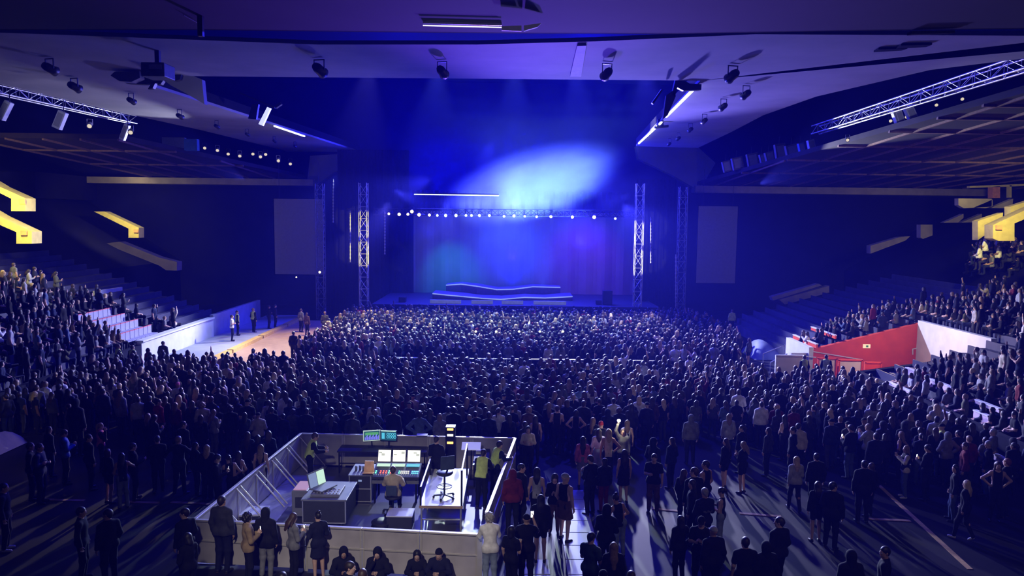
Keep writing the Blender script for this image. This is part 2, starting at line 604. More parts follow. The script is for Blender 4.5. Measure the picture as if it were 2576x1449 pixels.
def body_mesh(pose):
    if pose in _BODY:
        return _BODY[pose]
    J = POSES[pose]
    lo, hi = bounds(J)
    lo[2] = -.02
    F = Field(lo, hi, .0105)
    torso(F, J)
    pelvis(F, J)
    for s in 'LR':
        arm(F, J, s)
        leg(F, J, s)
        wr, d, n, sd = hand_frame(J, s)
        for o in (-.022, 0, .022):
            F.cap(wr + sd * o * .6, wr + d * .082 + sd * o, .017, .013, .016)
        an, toe = J['an' + s], J['toe' + s]
        F.cap(V3(an[0], an[1] - .02, .045) if an[2] < .1 else an, toe, .043, .034, .03)
    head_prims(F, J)
    F.clip((0, 0, 0.004), (0, 0, -1))
    v, q = nets(F)
    R, c = rotm(*J['hr']), J['head']
    mi = np.zeros(len(q), int)
    fc = v[q].mean(1)
    lp = (fc - (c + R @ V3(0, .092, -.060))) @ R
    mi[(np.abs(lp[:, 0]) < .024) & (np.abs(lp[:, 1]) < .02) & (np.abs(lp[:, 2]) < .008)] = 3
    for s in 'LR':
        an, toe = J['an' + s], J['toe' + s]
        ax = unit(toe - an)
        t = (fc - an) @ ax
        dist = np.linalg.norm(fc - an - np.clip(t, -.04, .2)[:, None] * ax, axis=1)
        mi[(dist < .075) & (fc[:, 2] < an[2] + .02)] = 4
    vs, qs, ms = [v], [q], [mi]
    nb = len(v)
    for sx in (-1, 1):                      # eyeballs with a dark iris in front
        for cc, r, mk in (((sx * .030, .081, .0), .0125, 1), ((sx * .030, .0885, .0), .0065, 2)):
            ce = c + R @ np.array(cc)
            n1, n2 = 8, 5
            P = [ce + r * np.array([math.sin(PI * (b + .02) / (n2 - 1 + .04)) * math.cos(2 * PI * a / n1), math.sin(PI * (b + .02) / (n2 - 1 + .04)) * math.sin(2 * PI * a / n1), math.cos(PI * (b + .02) / (n2 - 1 + .04))]) for b in range(n2) for a in range(n1)]
            Q = [(nb + b * n1 + a, nb + (b + 1) * n1 + a, nb + (b + 1) * n1 + (a + 1) % n1, nb + b * n1 + (a + 1) % n1) for b in range(n2 - 1) for a in range(n1)]
            vs.append(np.array(P)); qs.append(np.array(Q)); ms.append(np.full(len(Q), mk)); nb += len(P)
    fm = finger_mesh(J)
    quads = [f if len(f) == 4 else [f[0], f[1], f[2], f[3]] for f in fm.f]
    ends = [[f[0], f[3], f[4], f[5]] for f in fm.f if len(f) == 6]
    Q = np.array(quads + ends) + nb
    vs.append(np.array([tuple(p) for p in fm.v])); qs.append(Q); ms.append(np.zeros(len(Q), int))
    me = np_mesh('body', np.concatenate(vs), np.concatenate(qs), [M_TSKIN, M_EYE, M_IRIS, M_LIP, M_SHOE], np.concatenate(ms))
    _BODY[pose] = me
    return me


def garment(F, J, kind):
    """Fill F with one piece of clothing."""
    hem = J['hem']
    neckcut = lambda r=.068: F.ell(J['neck'] + V3(0, .03, .07), (r, r, r * 1.1), .01, None, True)
    if kind in ('tee', 'long', 'loose', 'tank', 'coat', 'crop', 'vest'):
        o = dict(tee=.016, long=.016, loose=.026, tank=.010, coat=.028, crop=.018, vest=.030)[kind]
        torso(F, J, o)
        if kind != 'crop':
            pelvis(F, J, o + .006)
            for s in 'LR':
                F.cap(J['hip' + s], J['hip' + s] * .8 + J['kn' + s] * .2, .095 + o, .094 + o, .05)
        if kind == 'tee':
            for s in 'LR':
                arm(F, J, s, o + .008, .62)
        if kind in ('long', 'loose', 'coat', 'crop'):
            for s in 'LR':
                arm(F, J, s, (o + .004 if kind != 'loose' else .022), 1.93)
        if kind in ('tank', 'vest'):
            F.clip(J['shL'] + V3(.045 if kind == 'tank' else .0, 0, 0), (-1, 0, .0))
            F.clip(J['shR'] - V3(.045 if kind == 'tank' else .0, 0, 0), (1, 0, .0))
        z = {'coat': hem - .12, 'crop': J['waist'][2] - .01, 'vest': hem + .07}.get(kind, hem)
        F.clip((0, 0, max(z, .02)), (0, 0, -1))
        neckcut(.075 if kind != 'tank' else .095)
    elif kind in ('trousers', 'jeans', 'shorts', 'wide'):
        o = .013
        pelvis(F, J, o)
        F.cap(J['pel'], J['waist'] * .6 + J['pel'] * .4, .150 + o, .135 + o, .04, (1, .74, 1))
        for s in 'LR':
            if kind != 'shorts':
                F.ell(J['kn' + s], (.072, .072, .072), .03)
            leg(F, J, s, o + .003 + (.014 if kind == 'wide' else 0), .55 if kind == 'shorts' else 1.96, .045, .03 if kind == 'wide' else .004)
        if J['waist'][2] > .5:
            F.clip(J['waist'] - V3(0, 0, .02), (0, 0, 1))
        F.clip((0, 0, .03), (0, 0, -1))
    elif kind in ('dress', 'skirt'):
        if kind == 'dress':
            torso(F, J, .014)
            neckcut(.095)
            F.clip(J['shL'] + V3(.02, 0, 0), (-1, 0, 0))
            F.clip(J['shR'] - V3(.02, 0, 0), (1, 0, 0))
        kz = (J['knL'] + J['knR']) / 2
        pelvis(F, J, .014)
        F.cap(J['pel'], J['pel'] * .25 + kz * .75, .170, .215, .04, (1, .78, 1))
        F.cap(J['pel'], J['waist'], .165, .14, .04, (1, .76, 1))
        F.clip((0, 0, .60), (0, 0, -1))
        if kind == 'skirt':
            F.clip(J['waist'] - V3(0, 0, .01), (0, 0, 1))
    elif kind == 'hood':
        R, c = rotm(*J['hr']), J['head']
        w = lambda *p: c + R @ np.array(p)
        F.ell(w(0, -.022, .022), (.104, .122, .122), .03, R)
        F.cap(w(0, -.03, -.05), J['neck'] + V3(0, -.01, .0), .096, .105, .04)
        F.ell(w(0, .14, -.03), (.078, .105, .108), .015, R, True)
    elif kind == 'bag':
        F.cap(J['chest'] + V3(0, -.20, -.05), J['waist'] + V3(0, -.20, 0), .12, .13, .03, (1, .6, 1))


def garment_mesh(pose, kind):
    if (pose, kind) not in _GARM:
        J = POSES[pose]
        lo, hi = bounds(J)
        F = Field(lo, hi, .0135)
        garment(F, J, kind)
        v, q = nets(F)
        _GARM[pose, kind] = np_mesh(kind, v, q, [M_TCLOTH])
    return _GARM[pose, kind]


def hair_field(F, kind, R=np.eye(3), c=np.zeros(3)):
    w = lambda *p: c + R @ np.array(p)
    face = lambda r=(.066, .075, .105), p=(0, .118, -.045): F.ell(w(*p), r, .02, R, True)
    if kind == 'beanie':
        F.ell(w(0, -.014, .035), (.086, .104, .094), .02, R)
        F.clip(w(0, .0, .018), R @ V3(0, .25, -1))
    elif kind == 'cap':
        F.ell(w(0, -.012, .034), (.083, .103, .092), .02, R)
        F.clip(w(0, 0, .030), R @ V3(0, 0, -1))
        F.cap(w(-.035, .09, .036), w(.035, .09, .036), .045, .045, .01, (1, 1.15, .16))
    else:
        F.ell(w(0, -.018, .030), (.083, .102, .095), .02, R)
        if kind == 'short':
            F.cap(w(0, -.06, 0), w(0, -.055, -.05), .055, .042, .03)
        elif kind == 'bob':
            for s in (-1, 1):
                F.cap(w(s * .06, -.02, .02), w(s * .072, -.012, -.10), .045, .035, .03)
            F.cap(w(0, -.06, .02), w(0, -.065, -.11), .075, .07, .03, (1.15, .7, 1))
        elif kind == 'curly':
            for i in range(26):
                a, b = i * 2.4, -1 + 2 * (i + .5) / 26
                r = math.sqrt(1 - b * b)
                F.ell(w(.085 * r * math.cos(a), -.03 + .09 * r * math.sin(a), .01 + .10 * b), (.036, .036, .036), .02)
        elif kind in ('long', 'verylong'):
            L = -.30 if kind == 'long' else -.44
            for s in (-1, 1):
                F.cap(w(s * .062, -.02, .02), w(s * .085, -.02, L * .62), .042, .028, .04)
            F.cap(w(0, -.055, .03), w(0, -.098, L * .55), .075, .080, .03, (1.2, .62, 1))
            F.cap(w(0, -.098, L * .55), w(0, -.105, L), .080, .045, .03, (1.2, .62, 1))
        elif kind == 'ponytail':
            F.cap(w(0, -.115, .06), w(0, -.145, .0), .03, .035, .02)
            F.cap(w(0, -.145, .0), w(0, -.125, -.20), .035, .014, .02)
        elif kind == 'bun':
            F.ell(w(0, -.06, .13), (.045, .045, .04), .015)
        face()


def hair_mesh(kind):
    if kind not in _HAIR:
        F = Field((-.2, -.24, -.52), (.2, .2, .24), .0095)
        hair_field(F, kind)
        v, q = nets(F)
        _HAIR[kind] = np_mesh('hair', v, q, [M_TCLOTH if kind in ('cap', 'beanie') else M_THAIR])
    return _HAIR[kind]


def slot(o, i, m_):
    o.material_slots[i].link = 'OBJECT'
    o.material_slots[i].material = m_


CLOTH = {}
for nm, c in dict(black=(.010, .010, .012), ink=(.013, .014, .030), navy=(.014, .020, .055), charcoal=(.035, .035, .04), grey=(.16, .16, .17), lightgrey=(.34, .34, .36), white=(.72, .71, .69),
                  cream=(.60, .53, .40), beige=(.40, .32, .22), brown=(.09, .05, .03), red=(.28, .02, .025), maroon=(.12, .015, .02), pink=(.55, .12, .20), green=(.035, .065, .055),
                  olive=(.08, .08, .04), denim=(.07, .10, .18), paledenim=(.22, .27, .36), hivis=(.52, .62, .16), blue=(.05, .10, .35), tan=(.26, .18, .10)).items():
    RGB['c', nm] = c
    CLOTH[nm] = mat('cloth ' + nm, c, .9, spec=.2, noise=.2, ns=9)
HAIRM = {}
for nm, c in dict(black=(.010, .008, .008), darkbrown=(.020, .012, .008), brown=(.050, .027, .015), fair=(.22, .14, .07), blond=(.46, .34, .17), grey=(.28, .27, .26), red=(.17, .05, .02),
                  pinkhat=(.60, .06, .22), redhat=(.32, .03, .03)).items():
    RGB['h', nm] = c
    HAIRM[nm] = mat('hair ' + nm, c, .52, spec=.5, noise=.25, ns=22)
GNAME = dict(tee='t_shirt', long='sweater', loose='hoodie', tank='tank_top', coat='coat', crop='cropped_sweater', vest='vest', trousers='trousers', jeans='jeans', shorts='shorts', wide='wide_trousers', dress='dress', skirt='skirt', hood='hood')


def person(loc, rz, pose, hair, hc, tops, bot, label, group=None, h=1.7, w=1.0, skin=0, shoe=None):
    """tops: list of (kind, colour); bot: (kind, colour) or None."""
    r = thing('person', label, 'person', loc, rz, group)
    k = h / 1.7
    r.scale = (k * w, k * w, k)
    J = POSES[pose]

    def part(name, me, c=None):
        o = bpy.data.objects.new(name, me)
        COL.objects.link(o)
        o.parent = r
        if c is not None:
            o.color = tuple(c) + (1,)
        return o
    b = part('body', body_mesh(pose), [(.52, .33, .26), (.40, .23, .16), (.16, .085, .055)][skin])
    if shoe:
        slot(b, 4, shoe)
    if hair and hair != 'hood':
        o = part({'beanie': 'beanie', 'cap': 'cap'}.get(hair, 'hair'), hair_mesh(hair), RGB['c', hc] if hair in ('beanie', 'cap') else RGB.get(('h', hc), (.03, .02, .01)))
        R = rotm(*J['hr'])
        o.matrix_local = Matrix([list(R[i]) + [J['head'][i]] for i in range(3)] + [[0, 0, 0, 1]])
    for kind, c in tops:
        part(GNAME[kind], garment_mesh(pose, kind), RGB['c', c])
    if hair == 'hood':
        part('hood', garment_mesh(pose, 'hood'), RGB['c', hc])
    if bot:
        part(GNAME[bot[0]], garment_mesh(pose, bot[0]), RGB['c', bot[1]])
    return r


# ---- low detail figures for the mass of the crowd: one closed mesh each, material groups 0 skin 1 hair 2 top 3 trousers
def figure(pose, hair, top, vox=(.042, .042, .060)):
    J = POSES[pose]
    lo, hi = bounds(J)
    Fs = [Field(lo, hi, vox) for _ in range(4)]
    S, H, T, B = Fs
    head_prims(S, J)
    for s in 'LR':
        arm(S, J, s, .012)
        wr, d, n, sd = hand_frame(J, s)
        S.cap(wr, wr + d * .13, .042, .034)
    hair_field(H, hair, rotm(*J['hr']), J['head'])
    H.f -= .009
    garment(T, J, top)
    T.f -= .006
    garment(B, J, 'trousers')
    for s in 'LR':
        B.cap(J['an' + s], J['toe' + s], .05, .045)
    A = np.stack([f.f for f in Fs])
    U = Fs[0]
    U.f = A.min(0)
    v, q = nets(U)
    g = np.clip(np.round((v[q].mean(1) - U.lo) / U.vox).astype(int), 0, U.n - 1)
    return v, q, A[(slice(None),) + tuple(g.T)].argmin(0)
# ------------------------------------------------------------------ surfaces
M_FLOOR = mat('floor dark vinyl', (.0135, .012, .0145), .6, spec=.18, noise=.35, ns=.7)
M_WOOD = mat('floor wood boards', (.42, .27, .16), .5, spec=.3, noise=.12, ns=2)
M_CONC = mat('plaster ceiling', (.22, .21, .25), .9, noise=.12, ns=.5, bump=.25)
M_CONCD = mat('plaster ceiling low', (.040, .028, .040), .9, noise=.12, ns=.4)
M_BLACK = mat('black masking', (.006, .006, .010), .95, spec=.05, noise=.2)
M_NAVY = mat('dark wall', (.010, .010, .022), .9, spec=.1, noise=.15, ns=.6)
M_BEAM = mat('concrete beam', (.30, .26, .24), .85, noise=.15, ns=1.5)
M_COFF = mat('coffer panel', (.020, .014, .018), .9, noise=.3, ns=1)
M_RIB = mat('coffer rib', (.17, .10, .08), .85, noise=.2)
M_WHITE = mat('white painted wall', (.62, .64, .68), .7, noise=.08, ns=2)
M_WALK = mat('walkway grey', (.34, .37, .42), .6, noise=.1, ns=1.5)
M_YEL = mat('yellow paint', (.62, .42, .10), .6, noise=.15, ns=5)
M_TAN = mat('tan tape', (.34, .20, .13), .7, noise=.2, ns=6)
M_RED = mat('red painted wall', (.62, .075, .02), .6, noise=.1, ns=1.5)
M_STEP = mat('terrace concrete', (.07, .07, .085), .85, noise=.25, ns=1.2)
M_PARA = mat('parapet lit yellow', (.62, .52, .18), .7, noise=.12, ns=3)  # concrete parapets; the warm light on them is put into the yellow
M_ALU = mat('aluminium', (.55, .55, .58), .35, metal=.7, noise=.05)
M_DARKM = mat('black metal', (.015, .015, .018), .45, metal=.3, noise=.1)
M_PLAST = mat('black plastic', (.02, .02, .024), .5, noise=.1)
M_LED = mat('strip light', (.8, .8, .8), .5, emit=(.80, .84, 1.0), es=9, noise=0)
M_LAMPW = mat('lamp warm', (.9, .9, .8), .5, emit=(1, .74, .28), es=7, noise=0)
M_LAMPC = mat('lamp cool', (.9, .9, 1), .5, emit=(.62, .80, 1), es=2.6, noise=0)

ZC, ZV = 14.5, 21.0          # main ceiling plate and the void above it

# ---- floor
fl = MB().box2((-60, -6, -.4), (60, 90, 0))
struct(fl, 'floor', M_FLOOR)
b = MB()
b.box2((-17.2, 34, 0), (-11.5, 60, .012))
struct(b, 'floor_boards', M_WOOD)

# ---- main ceiling plate with the opening over the arena
T = lambda x, y: at_z(x, y, ZC)
near = [T(-400, 74), T(0, 82), T(300, 93), T(800, 112), T(1200, 112), T(1500, 104), T(1900, 86), T(2576, 90), T(2980, 92)]
o_nl, o_nr = T(296, 190), T(1762, 203)
o_fl, o_fr = T(905, 383), T(1600, 368)
lo_ = [T(-420, 128), T(0, 214), T(330, 289), T(500, 326), T(680, 370), T(790, 398)]
ro_ = [T(2980, 60), T(2576, 147), T(2340, 176), T(2053, 243), T(1920, 290), T(1840, 332), T(1756, 372)]
b = MB()
up = Vector((0, 0, .14))
b.prism([near[0], near[1], o_nl] + [lo_[1], lo_[0]], up)
b.prism([near[1], near[2], o_nl], up)
b.prism([near[2], near[3], near[4], near[5], near[6], o_nr, o_nl], up)
b.prism([near[6], near[7], near[8], ro_[0], ro_[1], ro_[2], o_nr], up)
b.prism([o_nl, o_fl, lo_[5], lo_[4], lo_[3], lo_[2], lo_[1]], up)
b.prism([o_nr, ro_[2], ro_[3], ro_[4], ro_[5], ro_[6], o_fr], up)
struct(b, 'ceiling', M_CONC)
# faces round the opening and along the outer edges, up into the void
b = MB()
for p, q in ((o_nl, o_fl), (o_fr, o_nr), (o_nr, o_nl)):
    p1, q1 = Vector(p) + Vector((0, 0, .14)), Vector(q) + Vector((0, 0, .14))
    b.add([p1, q1, q1 + Vector((0, 0, .5)), p1 + Vector((0, 0, .5))], [(0, 1, 2, 3)])
struct(b, 'trim_1', M_BLACK)
# end piers where the plate comes down on the end wall
b = MB()
pl = [at_y(780, 392, 69), at_y(905, 384, 69), at_y(905, 410, 69), at_y(842, 432, 69), at_y(800, 462, 69), at_y(772, 462, 69)]
b.prism(pl, (0, 1.0, 0))
struct(b, 'pillar_left', M_CONC)
b = MB()
pr = [at_y(1600, 368, 69), at_y(1758, 372, 69), at_y(1800, 410, 69), at_y(1760, 480, 69), at_y(1690, 440, 69), at_y(1606, 400, 69)]
b.prism(pr, (0, 1.0, 0))
struct(b, 'pillar_right', M_CONC)
# roof over everything, back wall behind the camera
b = MB().box2((-60, -6, ZV), (60, 90, ZV + .4))
struct(b, 'roof', M_BLACK)
# near overhang
b = MB()
S = lambda x, y: at_z(x, y, 12.5)
p = [S(-300, 73), S(0, 73), S(500, 73), S(900, 78), S(1300, 82), S(1700, 83), S(2100, 76), S(2576, 70), S(2900, 70)]
b.prism([Vector((-22, -3, 12.5))] + p + [Vector((22, -3, 12.5))], (0, 0, .5))
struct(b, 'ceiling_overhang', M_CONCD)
b = MB()
for q, r in zip(p[:-1], p[1:]):
    b.prism([q, r, r + Vector((0, 0, .5)), q + Vector((0, 0, .5))], (0, .08, 0))
struct(b, 'trim_2', M_BLACK)
b = MB().box2((-50, -5, 0), (50, -4.6, ZV))
struct(b, 'wall_back', M_BLACK)

# ---- end wall
YE = 70.0
b = MB().box2((-50, YE, 0), (50, YE + .5, ZV))
struct(b, 'wall_end', M_NAVY)
b = MB()
l0, l1 = at_y(228, 463, YE - 1), at_y(792, 467, YE - 1)
b.box2((l0.x, YE - 1.6, l1.z - .02), (l1.x, YE, l1.z + .55))
struct(b, 'beam_left', M_BEAM)
b = MB()
r0, r1 = at_y(1745, 488, YE - 1), at_y(2498, 494, YE - 1)
b.box2((r0.x, YE - 1.6, r1.z - .0), (r1.x, YE, r1.z + .62))
struct(b, 'beam_right', M_BEAM)
b = MB()
b.box2((l0.x - 12, YE - 9, l1.z - 1.6), (l0.x, YE, l1.z + .55))
struct(b, 'wall_left_corner', M_NAVY)

# ---- coffered ceilings over the side stands
def coffer(name, x0, x1, y0, y1, z0, z1, xs, ys, near=None):
    """Sloping soffit with raised ribs at the given lines."""
    zf = lambda y: z0 + (z1 - z0) * (y - y0) / (y1 - y0)
    b = MB()
    q0, q1 = (x0 if near is None else near), x0
    if abs(x1) < abs(x0):
        q0, q1 = (x1 if near is None else near), x1
    xo = x1 if abs(x1) > abs(x0) else x0
    xl = lambda y: q0 + (q1 - q0) * (y - y0) / (y1 - y0)
    b.prism([(q0, y0, zf(y0) + .11), (xo, y0, zf(y0) + .11), (xo, y1, zf(y1) + .11), (q1, y1, zf(y1) + .11)], (0, 0, .3), 0)
    for x in xs:
        ya = y0 if abs(x) >= abs(q0) else y0 + (y1 - y0) * (abs(q0) - abs(x)) / max(abs(q0) - abs(q1), 1e-6)
        b.prism([(x - .06, ya, zf(ya)), (x + .06, ya, zf(ya)), (x + .06, y1, zf(y1)), (x - .06, y1, zf(y1))], (0, 0, .13), 1)
    for y in ys:
        xa = xl(y)
        b.prism([(xa, y - .08, zf(y - .08)), (xo, y - .08, zf(y - .08)), (xo, y + .08, zf(y + .08)), (xa, y + .08, zf(y + .08))], (0, 0, .13), 1)
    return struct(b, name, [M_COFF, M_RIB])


# right: rows of ribs crossing at these picture heights, running towards the stage at equal spacing
zr0, zr1 = 13.9, r1.z + .62
def yhit(x, y, za, ya, zb, yb):
    n = Vector((0, (za - zb), (yb - ya)))
    return at_plane(x, y, (0, ya, za), n).y
ysr = [yhit(2200, y, zr0, 26, zr1, YE - 1) for y in (266, 299, 334, 371, 408, 441)]
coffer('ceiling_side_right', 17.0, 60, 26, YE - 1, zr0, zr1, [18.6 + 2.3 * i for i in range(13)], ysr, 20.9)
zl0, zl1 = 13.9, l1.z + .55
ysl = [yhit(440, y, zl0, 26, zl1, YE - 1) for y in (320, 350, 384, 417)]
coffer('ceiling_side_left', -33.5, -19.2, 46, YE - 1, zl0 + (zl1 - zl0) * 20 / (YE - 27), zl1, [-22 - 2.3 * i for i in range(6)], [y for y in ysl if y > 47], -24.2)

# ---- side tiers: steep dark rakes with stair parapets
b = MB()
b.prism([(-31.5, 12, 4.2), (-44, 12, 12.2), (-60, 12, 12.2), (-60, 12, 0), (-31.5, 12, 0)], (0, 58, 0))
struct(b, 'wall_left', M_NAVY)
b = MB()
b.prism([(31.5, 12, 4.0), (44, 12, 11.5), (60, 12, 11.5), (60, 12, 0), (31.5, 12, 0)], (0, 58, 0))
struct(b, 'wall_right', M_NAVY)


def parapet(n, pts, Y, depth, m_=M_PARA, label=None):
    """A stair parapet: its outline traced at distance Y, built depth metres thick."""
    b = MB()
    for pl in pts:
        b.prism([at_y(x, y, Y) for x, y in pl], (0, depth, 0))
    return struct(b, 'trim_%d' % n, m_, label)


parapet(3, [[(-200, 385), (-200, 352), (0, 470), (64, 499), (64, 531), (28, 531), (28, 500)]], 42, .9)
parapet(4, [[(-200, 466), (-200, 428), (0, 545), (80, 583), (80, 613), (41, 613), (41, 584), (0, 566)]], 42, .9)
parapet(5, [[(236, 532), (262, 532), (349, 573), (349, 598), (323, 598), (323, 575)]], 62, .9)
parapet(6, [[(268, 612), (300, 608), (400, 648), (445, 659), (445, 681), (418, 680), (400, 668), (300, 628)]], 58, .9, M_BEAM)
parapet(7, [[(2460, 556), (2523, 535), (2523, 560), (2460, 604)], [(2542, 520), (2700, 470), (2700, 500), (2542, 545)]], 48, .6)
parapet(8, [[(2498, 566), (2576, 530), (2800, 430), (2800, 470), (2576, 552), (2552, 562), (2552, 606), (2512, 606), (2498, 600)]], 44, .8)
parapet(9, [[(2411, 499), (2495, 500), (2495, 520), (2425, 524), (2411, 516)], [(2450, 522), (2497, 502), (2497, 518), (2480, 524)], [(2494, 523), (2549, 500), (2547, 516), (2530, 524)]], 56, .5, M_BEAM)
parapet(10, [[(2374, 560), (2424, 538), (2424, 548), (2410, 560)], [(2418, 560), (2470, 538), (2470, 548), (2456, 559)]], 58, .5, M_BEAM)
parapet(11, [[(2316, 565), (2346, 565), (2346, 592), (2322, 601), (2316, 598)]], 60, .6, M_BEAM)
parapet(12, [[(2190, 618), (2262, 597), (2290, 594), (2278, 605), (2190, 638)]], 60, .7, M_BEAM)
parapet(13, [[(1941, 747), (2060, 714), (2068, 718), (1945, 756)], [(1960, 754), (2086, 719), (2086, 736), (1975, 766)]], 60, .7, M_BEAM)
b = MB().prism([at_y(x, y, 60) for x, y in ((2497, 470), (2516, 468), (2516, 498), (2497, 498))], (0, .6, 0))
struct(b, 'trim_14', mat('orange paint', (.6, .24, .08), .7))
b = MB().prism([at_y(x, y, 60) for x, y in ((2440, 468), (2700, 458), (2700, 463), (2440, 473))], (0, .4, 0))
b.prism([at_y(x, y, 60) for x, y in ((2540, 466), (2545, 466), (2545, 497), (2540, 497))], (0, .4, 0))
struct(b, 'trim_15', M_PARA)
for i, (x, y, Y) in enumerate(((56, 507, 41.9), (60, 586, 41.9), (342, 581, 61.9), (2513, 572, 43.9))):
    b = MB()
    c = at_y(x, y, Y)
    b.box(c, (.34, .10, .26))
    e = thing('aisle_sign', 'small orange sign on the end of the ' + ('upper yellow stair parapet at far left', 'lower yellow stair parapet at far left', 'yellow stair parapet near the end wall', 'bright yellow parapet of the right stand')[i], 'sign', c)
    b.build('sign_box', mat('sign orange', (.75, .30, .10), .5, emit=(1, .4, .12), es=.35), e, c)

# ---- side stands: stepped terraces
LX, LZ, LR, LD = -20.8, 1.05, .31, .88      # front, first height, rise, going
RX, RZ, RR, RD = 17.2, .62, .245, .88
NROW = 14


M_BENCH = mat('seat row lavender', (.05, .05, .085), .6, noise=.15, ns=2)


def terrace(name, x0, sgn, z0, rise, going, y0, y1, n, gap=None):
    """Stepped rows, each with a long seat bench; gap = (rows, y0, y1) left without benches."""
    b = MB()
    for i in range(n):
        xa, xb = x0 + sgn * going * i, x0 + sgn * going * (i + 1)
        b.box2((min(xa, xb), y0, 0), (max(xa, xb), y1, z0 + rise * i))
        z = z0 + rise * i
        xc = xa + sgn * going * .5
        for ya, yb in ([(y0, gap[1]), (gap[2], y1)] if gap and i < gap[0] else [(y0, y1)]):
            b.box2((min(xc - sgn * .12, xc + sgn * .24), ya, z), (max(xc - sgn * .12, xc + sgn * .24), yb, z + .40), 1)
            b.box2((min(xc + sgn * .24, xc + sgn * .30), ya, z), (max(xc + sgn * .24, xc + sgn * .30), yb, z + .78), 1)
    return struct(b, name, [M_STEP, M_BENCH])


terrace('terrace_left', LX, -1, LZ, LR, LD, 16, 52.5, NROW, (4, 40.0, 44.5))
VY0, VY1 = 36.0, 42.6                       # gap of the red passage on the right
terrace('terrace_right', RX, 1, RZ, RR, RD, 12, VY0 - .3, NROW)
terrace('terrace_right_back', RX + RD * 8, 1, RZ + RR * 8, RR, RD, VY0 - .3, VY1 + .3, NROW - 8)
terrace('terrace_right_far', RX, 1, RZ, RR, RD, VY1 + .3, 57, NROW)
# left front wall, walkway, yellow edge
b = MB().box2((-20.8, 40.6, 0), (-20.55, 50.5, 1.40))
b.box2((-20.9, 40.6, 1.40), (-20.45, 50.5, 1.50))
struct(b, 'wall_stand_left', M_WHITE)
b = MB().box2((-20.8, 16, 0), (-20.55, 40.6, 1.25))
struct(b, 'wall_stand_left_near', M_NAVY)
b = MB().box2((-20.8, 50.5, 0), (-20.55, 60, 1.65))
struct(b, 'wall_stand_left_far', M_WALK)
b = MB().box2((-20.6, 34, 0), (-17.6, 62, .16))
struct(b, 'walkway', M_WALK)
b = MB()
for i in range(5):
    b.box2((-17.6, 34 + 5.6 * i, 0), (-17.2, 34 + 5.6 * i + 5.4, .22))
struct(b, 'curb', M_YEL)
# red passage on the right: far red wall, near dark parapet, light back wall
def sl(y, zadd, x0=RX - .4, x1=RX + 6.6):
    return [(x0, y, 0), (x1, y, 0), (x1, y, RZ + RR * 7.5 + zadd), (x0, y, RZ + zadd)]
b = MB().prism(sl(VY1, .30), (0, .3, 0))
struct(b, 'wall_passage_far', M_RED)
b = MB().prism([(p_[0], p_[1], p_[2]) for p_ in sl(VY0 - .3, .55, RX - .4, RX + 12)], (0, .3, 0))
struct(b, 'wall_passage_near', M_BLACK)
b = MB().box2((RX + 6.4, VY0, 0), (RX + 6.7, VY1, RZ + RR * 7.5 + .45))
struct(b, 'wall_passage_back', M_WHITE)
b = MB().box2((RX - .4, VY0, 0), (RX + 6.5, VY1, .04))
struct(b, 'floor_passage', M_RED)
b = MB().box2((RX - .45, VY1 - 1.5, 0), (RX - .2, VY1 + 2.0, 1.5))
b.box2((RX - 1.4, VY1 - 1.4, 0), (RX - .4, VY1 - 1.2, 1.15))
struct(b, 'wall_stand_right_far', M_WHITE)
b = MB().box2((RX - .25, 12, 0), (RX, VY0 - .3, 1.25))
struct(b, 'wall_stand_right', M_NAVY)
# low white gate panels in red frames before the passage
for i, (xa, xb, ya, yb, m_) in enumerate(((1952, 2024, 897, 928, M_WHITE), (2058, 2104, 904, 936, M_WHITE), (2110, 2168, 908, 938, M_WHITE), (2176, 2216, 914, 936, M_RED))):
    p, q = at_y(xa, yb, 40.3), at_y(xb, ya, 40.3)
    e = thing('gate_panel', ('leftmost', 'second from left', 'third from left', 'rightmost red')[i] + ' of the low gate panels in front of the red passage', 'gate panel', (p.x, 40.3, 0))
    MB().box2((p.x, 40.3, .05), (q.x, 40.36, q.z)).build('panel', m_, e, e.location)
    f = MB()
    f.box2((p.x - .04, 40.26, 0), (p.x + .03, 40.4, q.z + .05)).box2((q.x - .03, 40.26, 0), (q.x + .04, 40.4, q.z + .05)).box2((p.x - .04, 40.26, q.z), (q.x + .04, 40.4, q.z + .07))
    f.build('frame', M_RED if i else M_WHITE, e, e.location)
# bright edges painted on the red wall
b = MB()
for (xa, ya), (xb, yb), Yp in (((2030, 882), (2170, 905), VY1 - .04), ((2296, 878), (2296, 892), VY1 - .04), ((2296, 878), (2360, 868), VY1 - .04), ((1990, 893), (2053, 899), VY1 - 1.6)):
    b.beam(at_y(xa, ya, Yp), at_y(xb, yb, Yp), .05, .05)
struct(b, 'trim_16', M_WHITE)
b = MB()
c = at_y(2180, 871, VY1 - .03)
e = thing('exit_sign', 'small cream exit sign on the red passage wall', 'sign', c)
MB().box(c, (.42, .05, .22)).build('sign_plate', mat('sign cream', (.8, .75, .5), .5, emit=(1, .9, .5), es=.5), e, c)
q = MB()
q.box(c + Vector((.02, -.03, 0)), (.13, .02, .11))
q.build('pictogram', mat('sign green', (.05, .3, .1), .5), e, c)

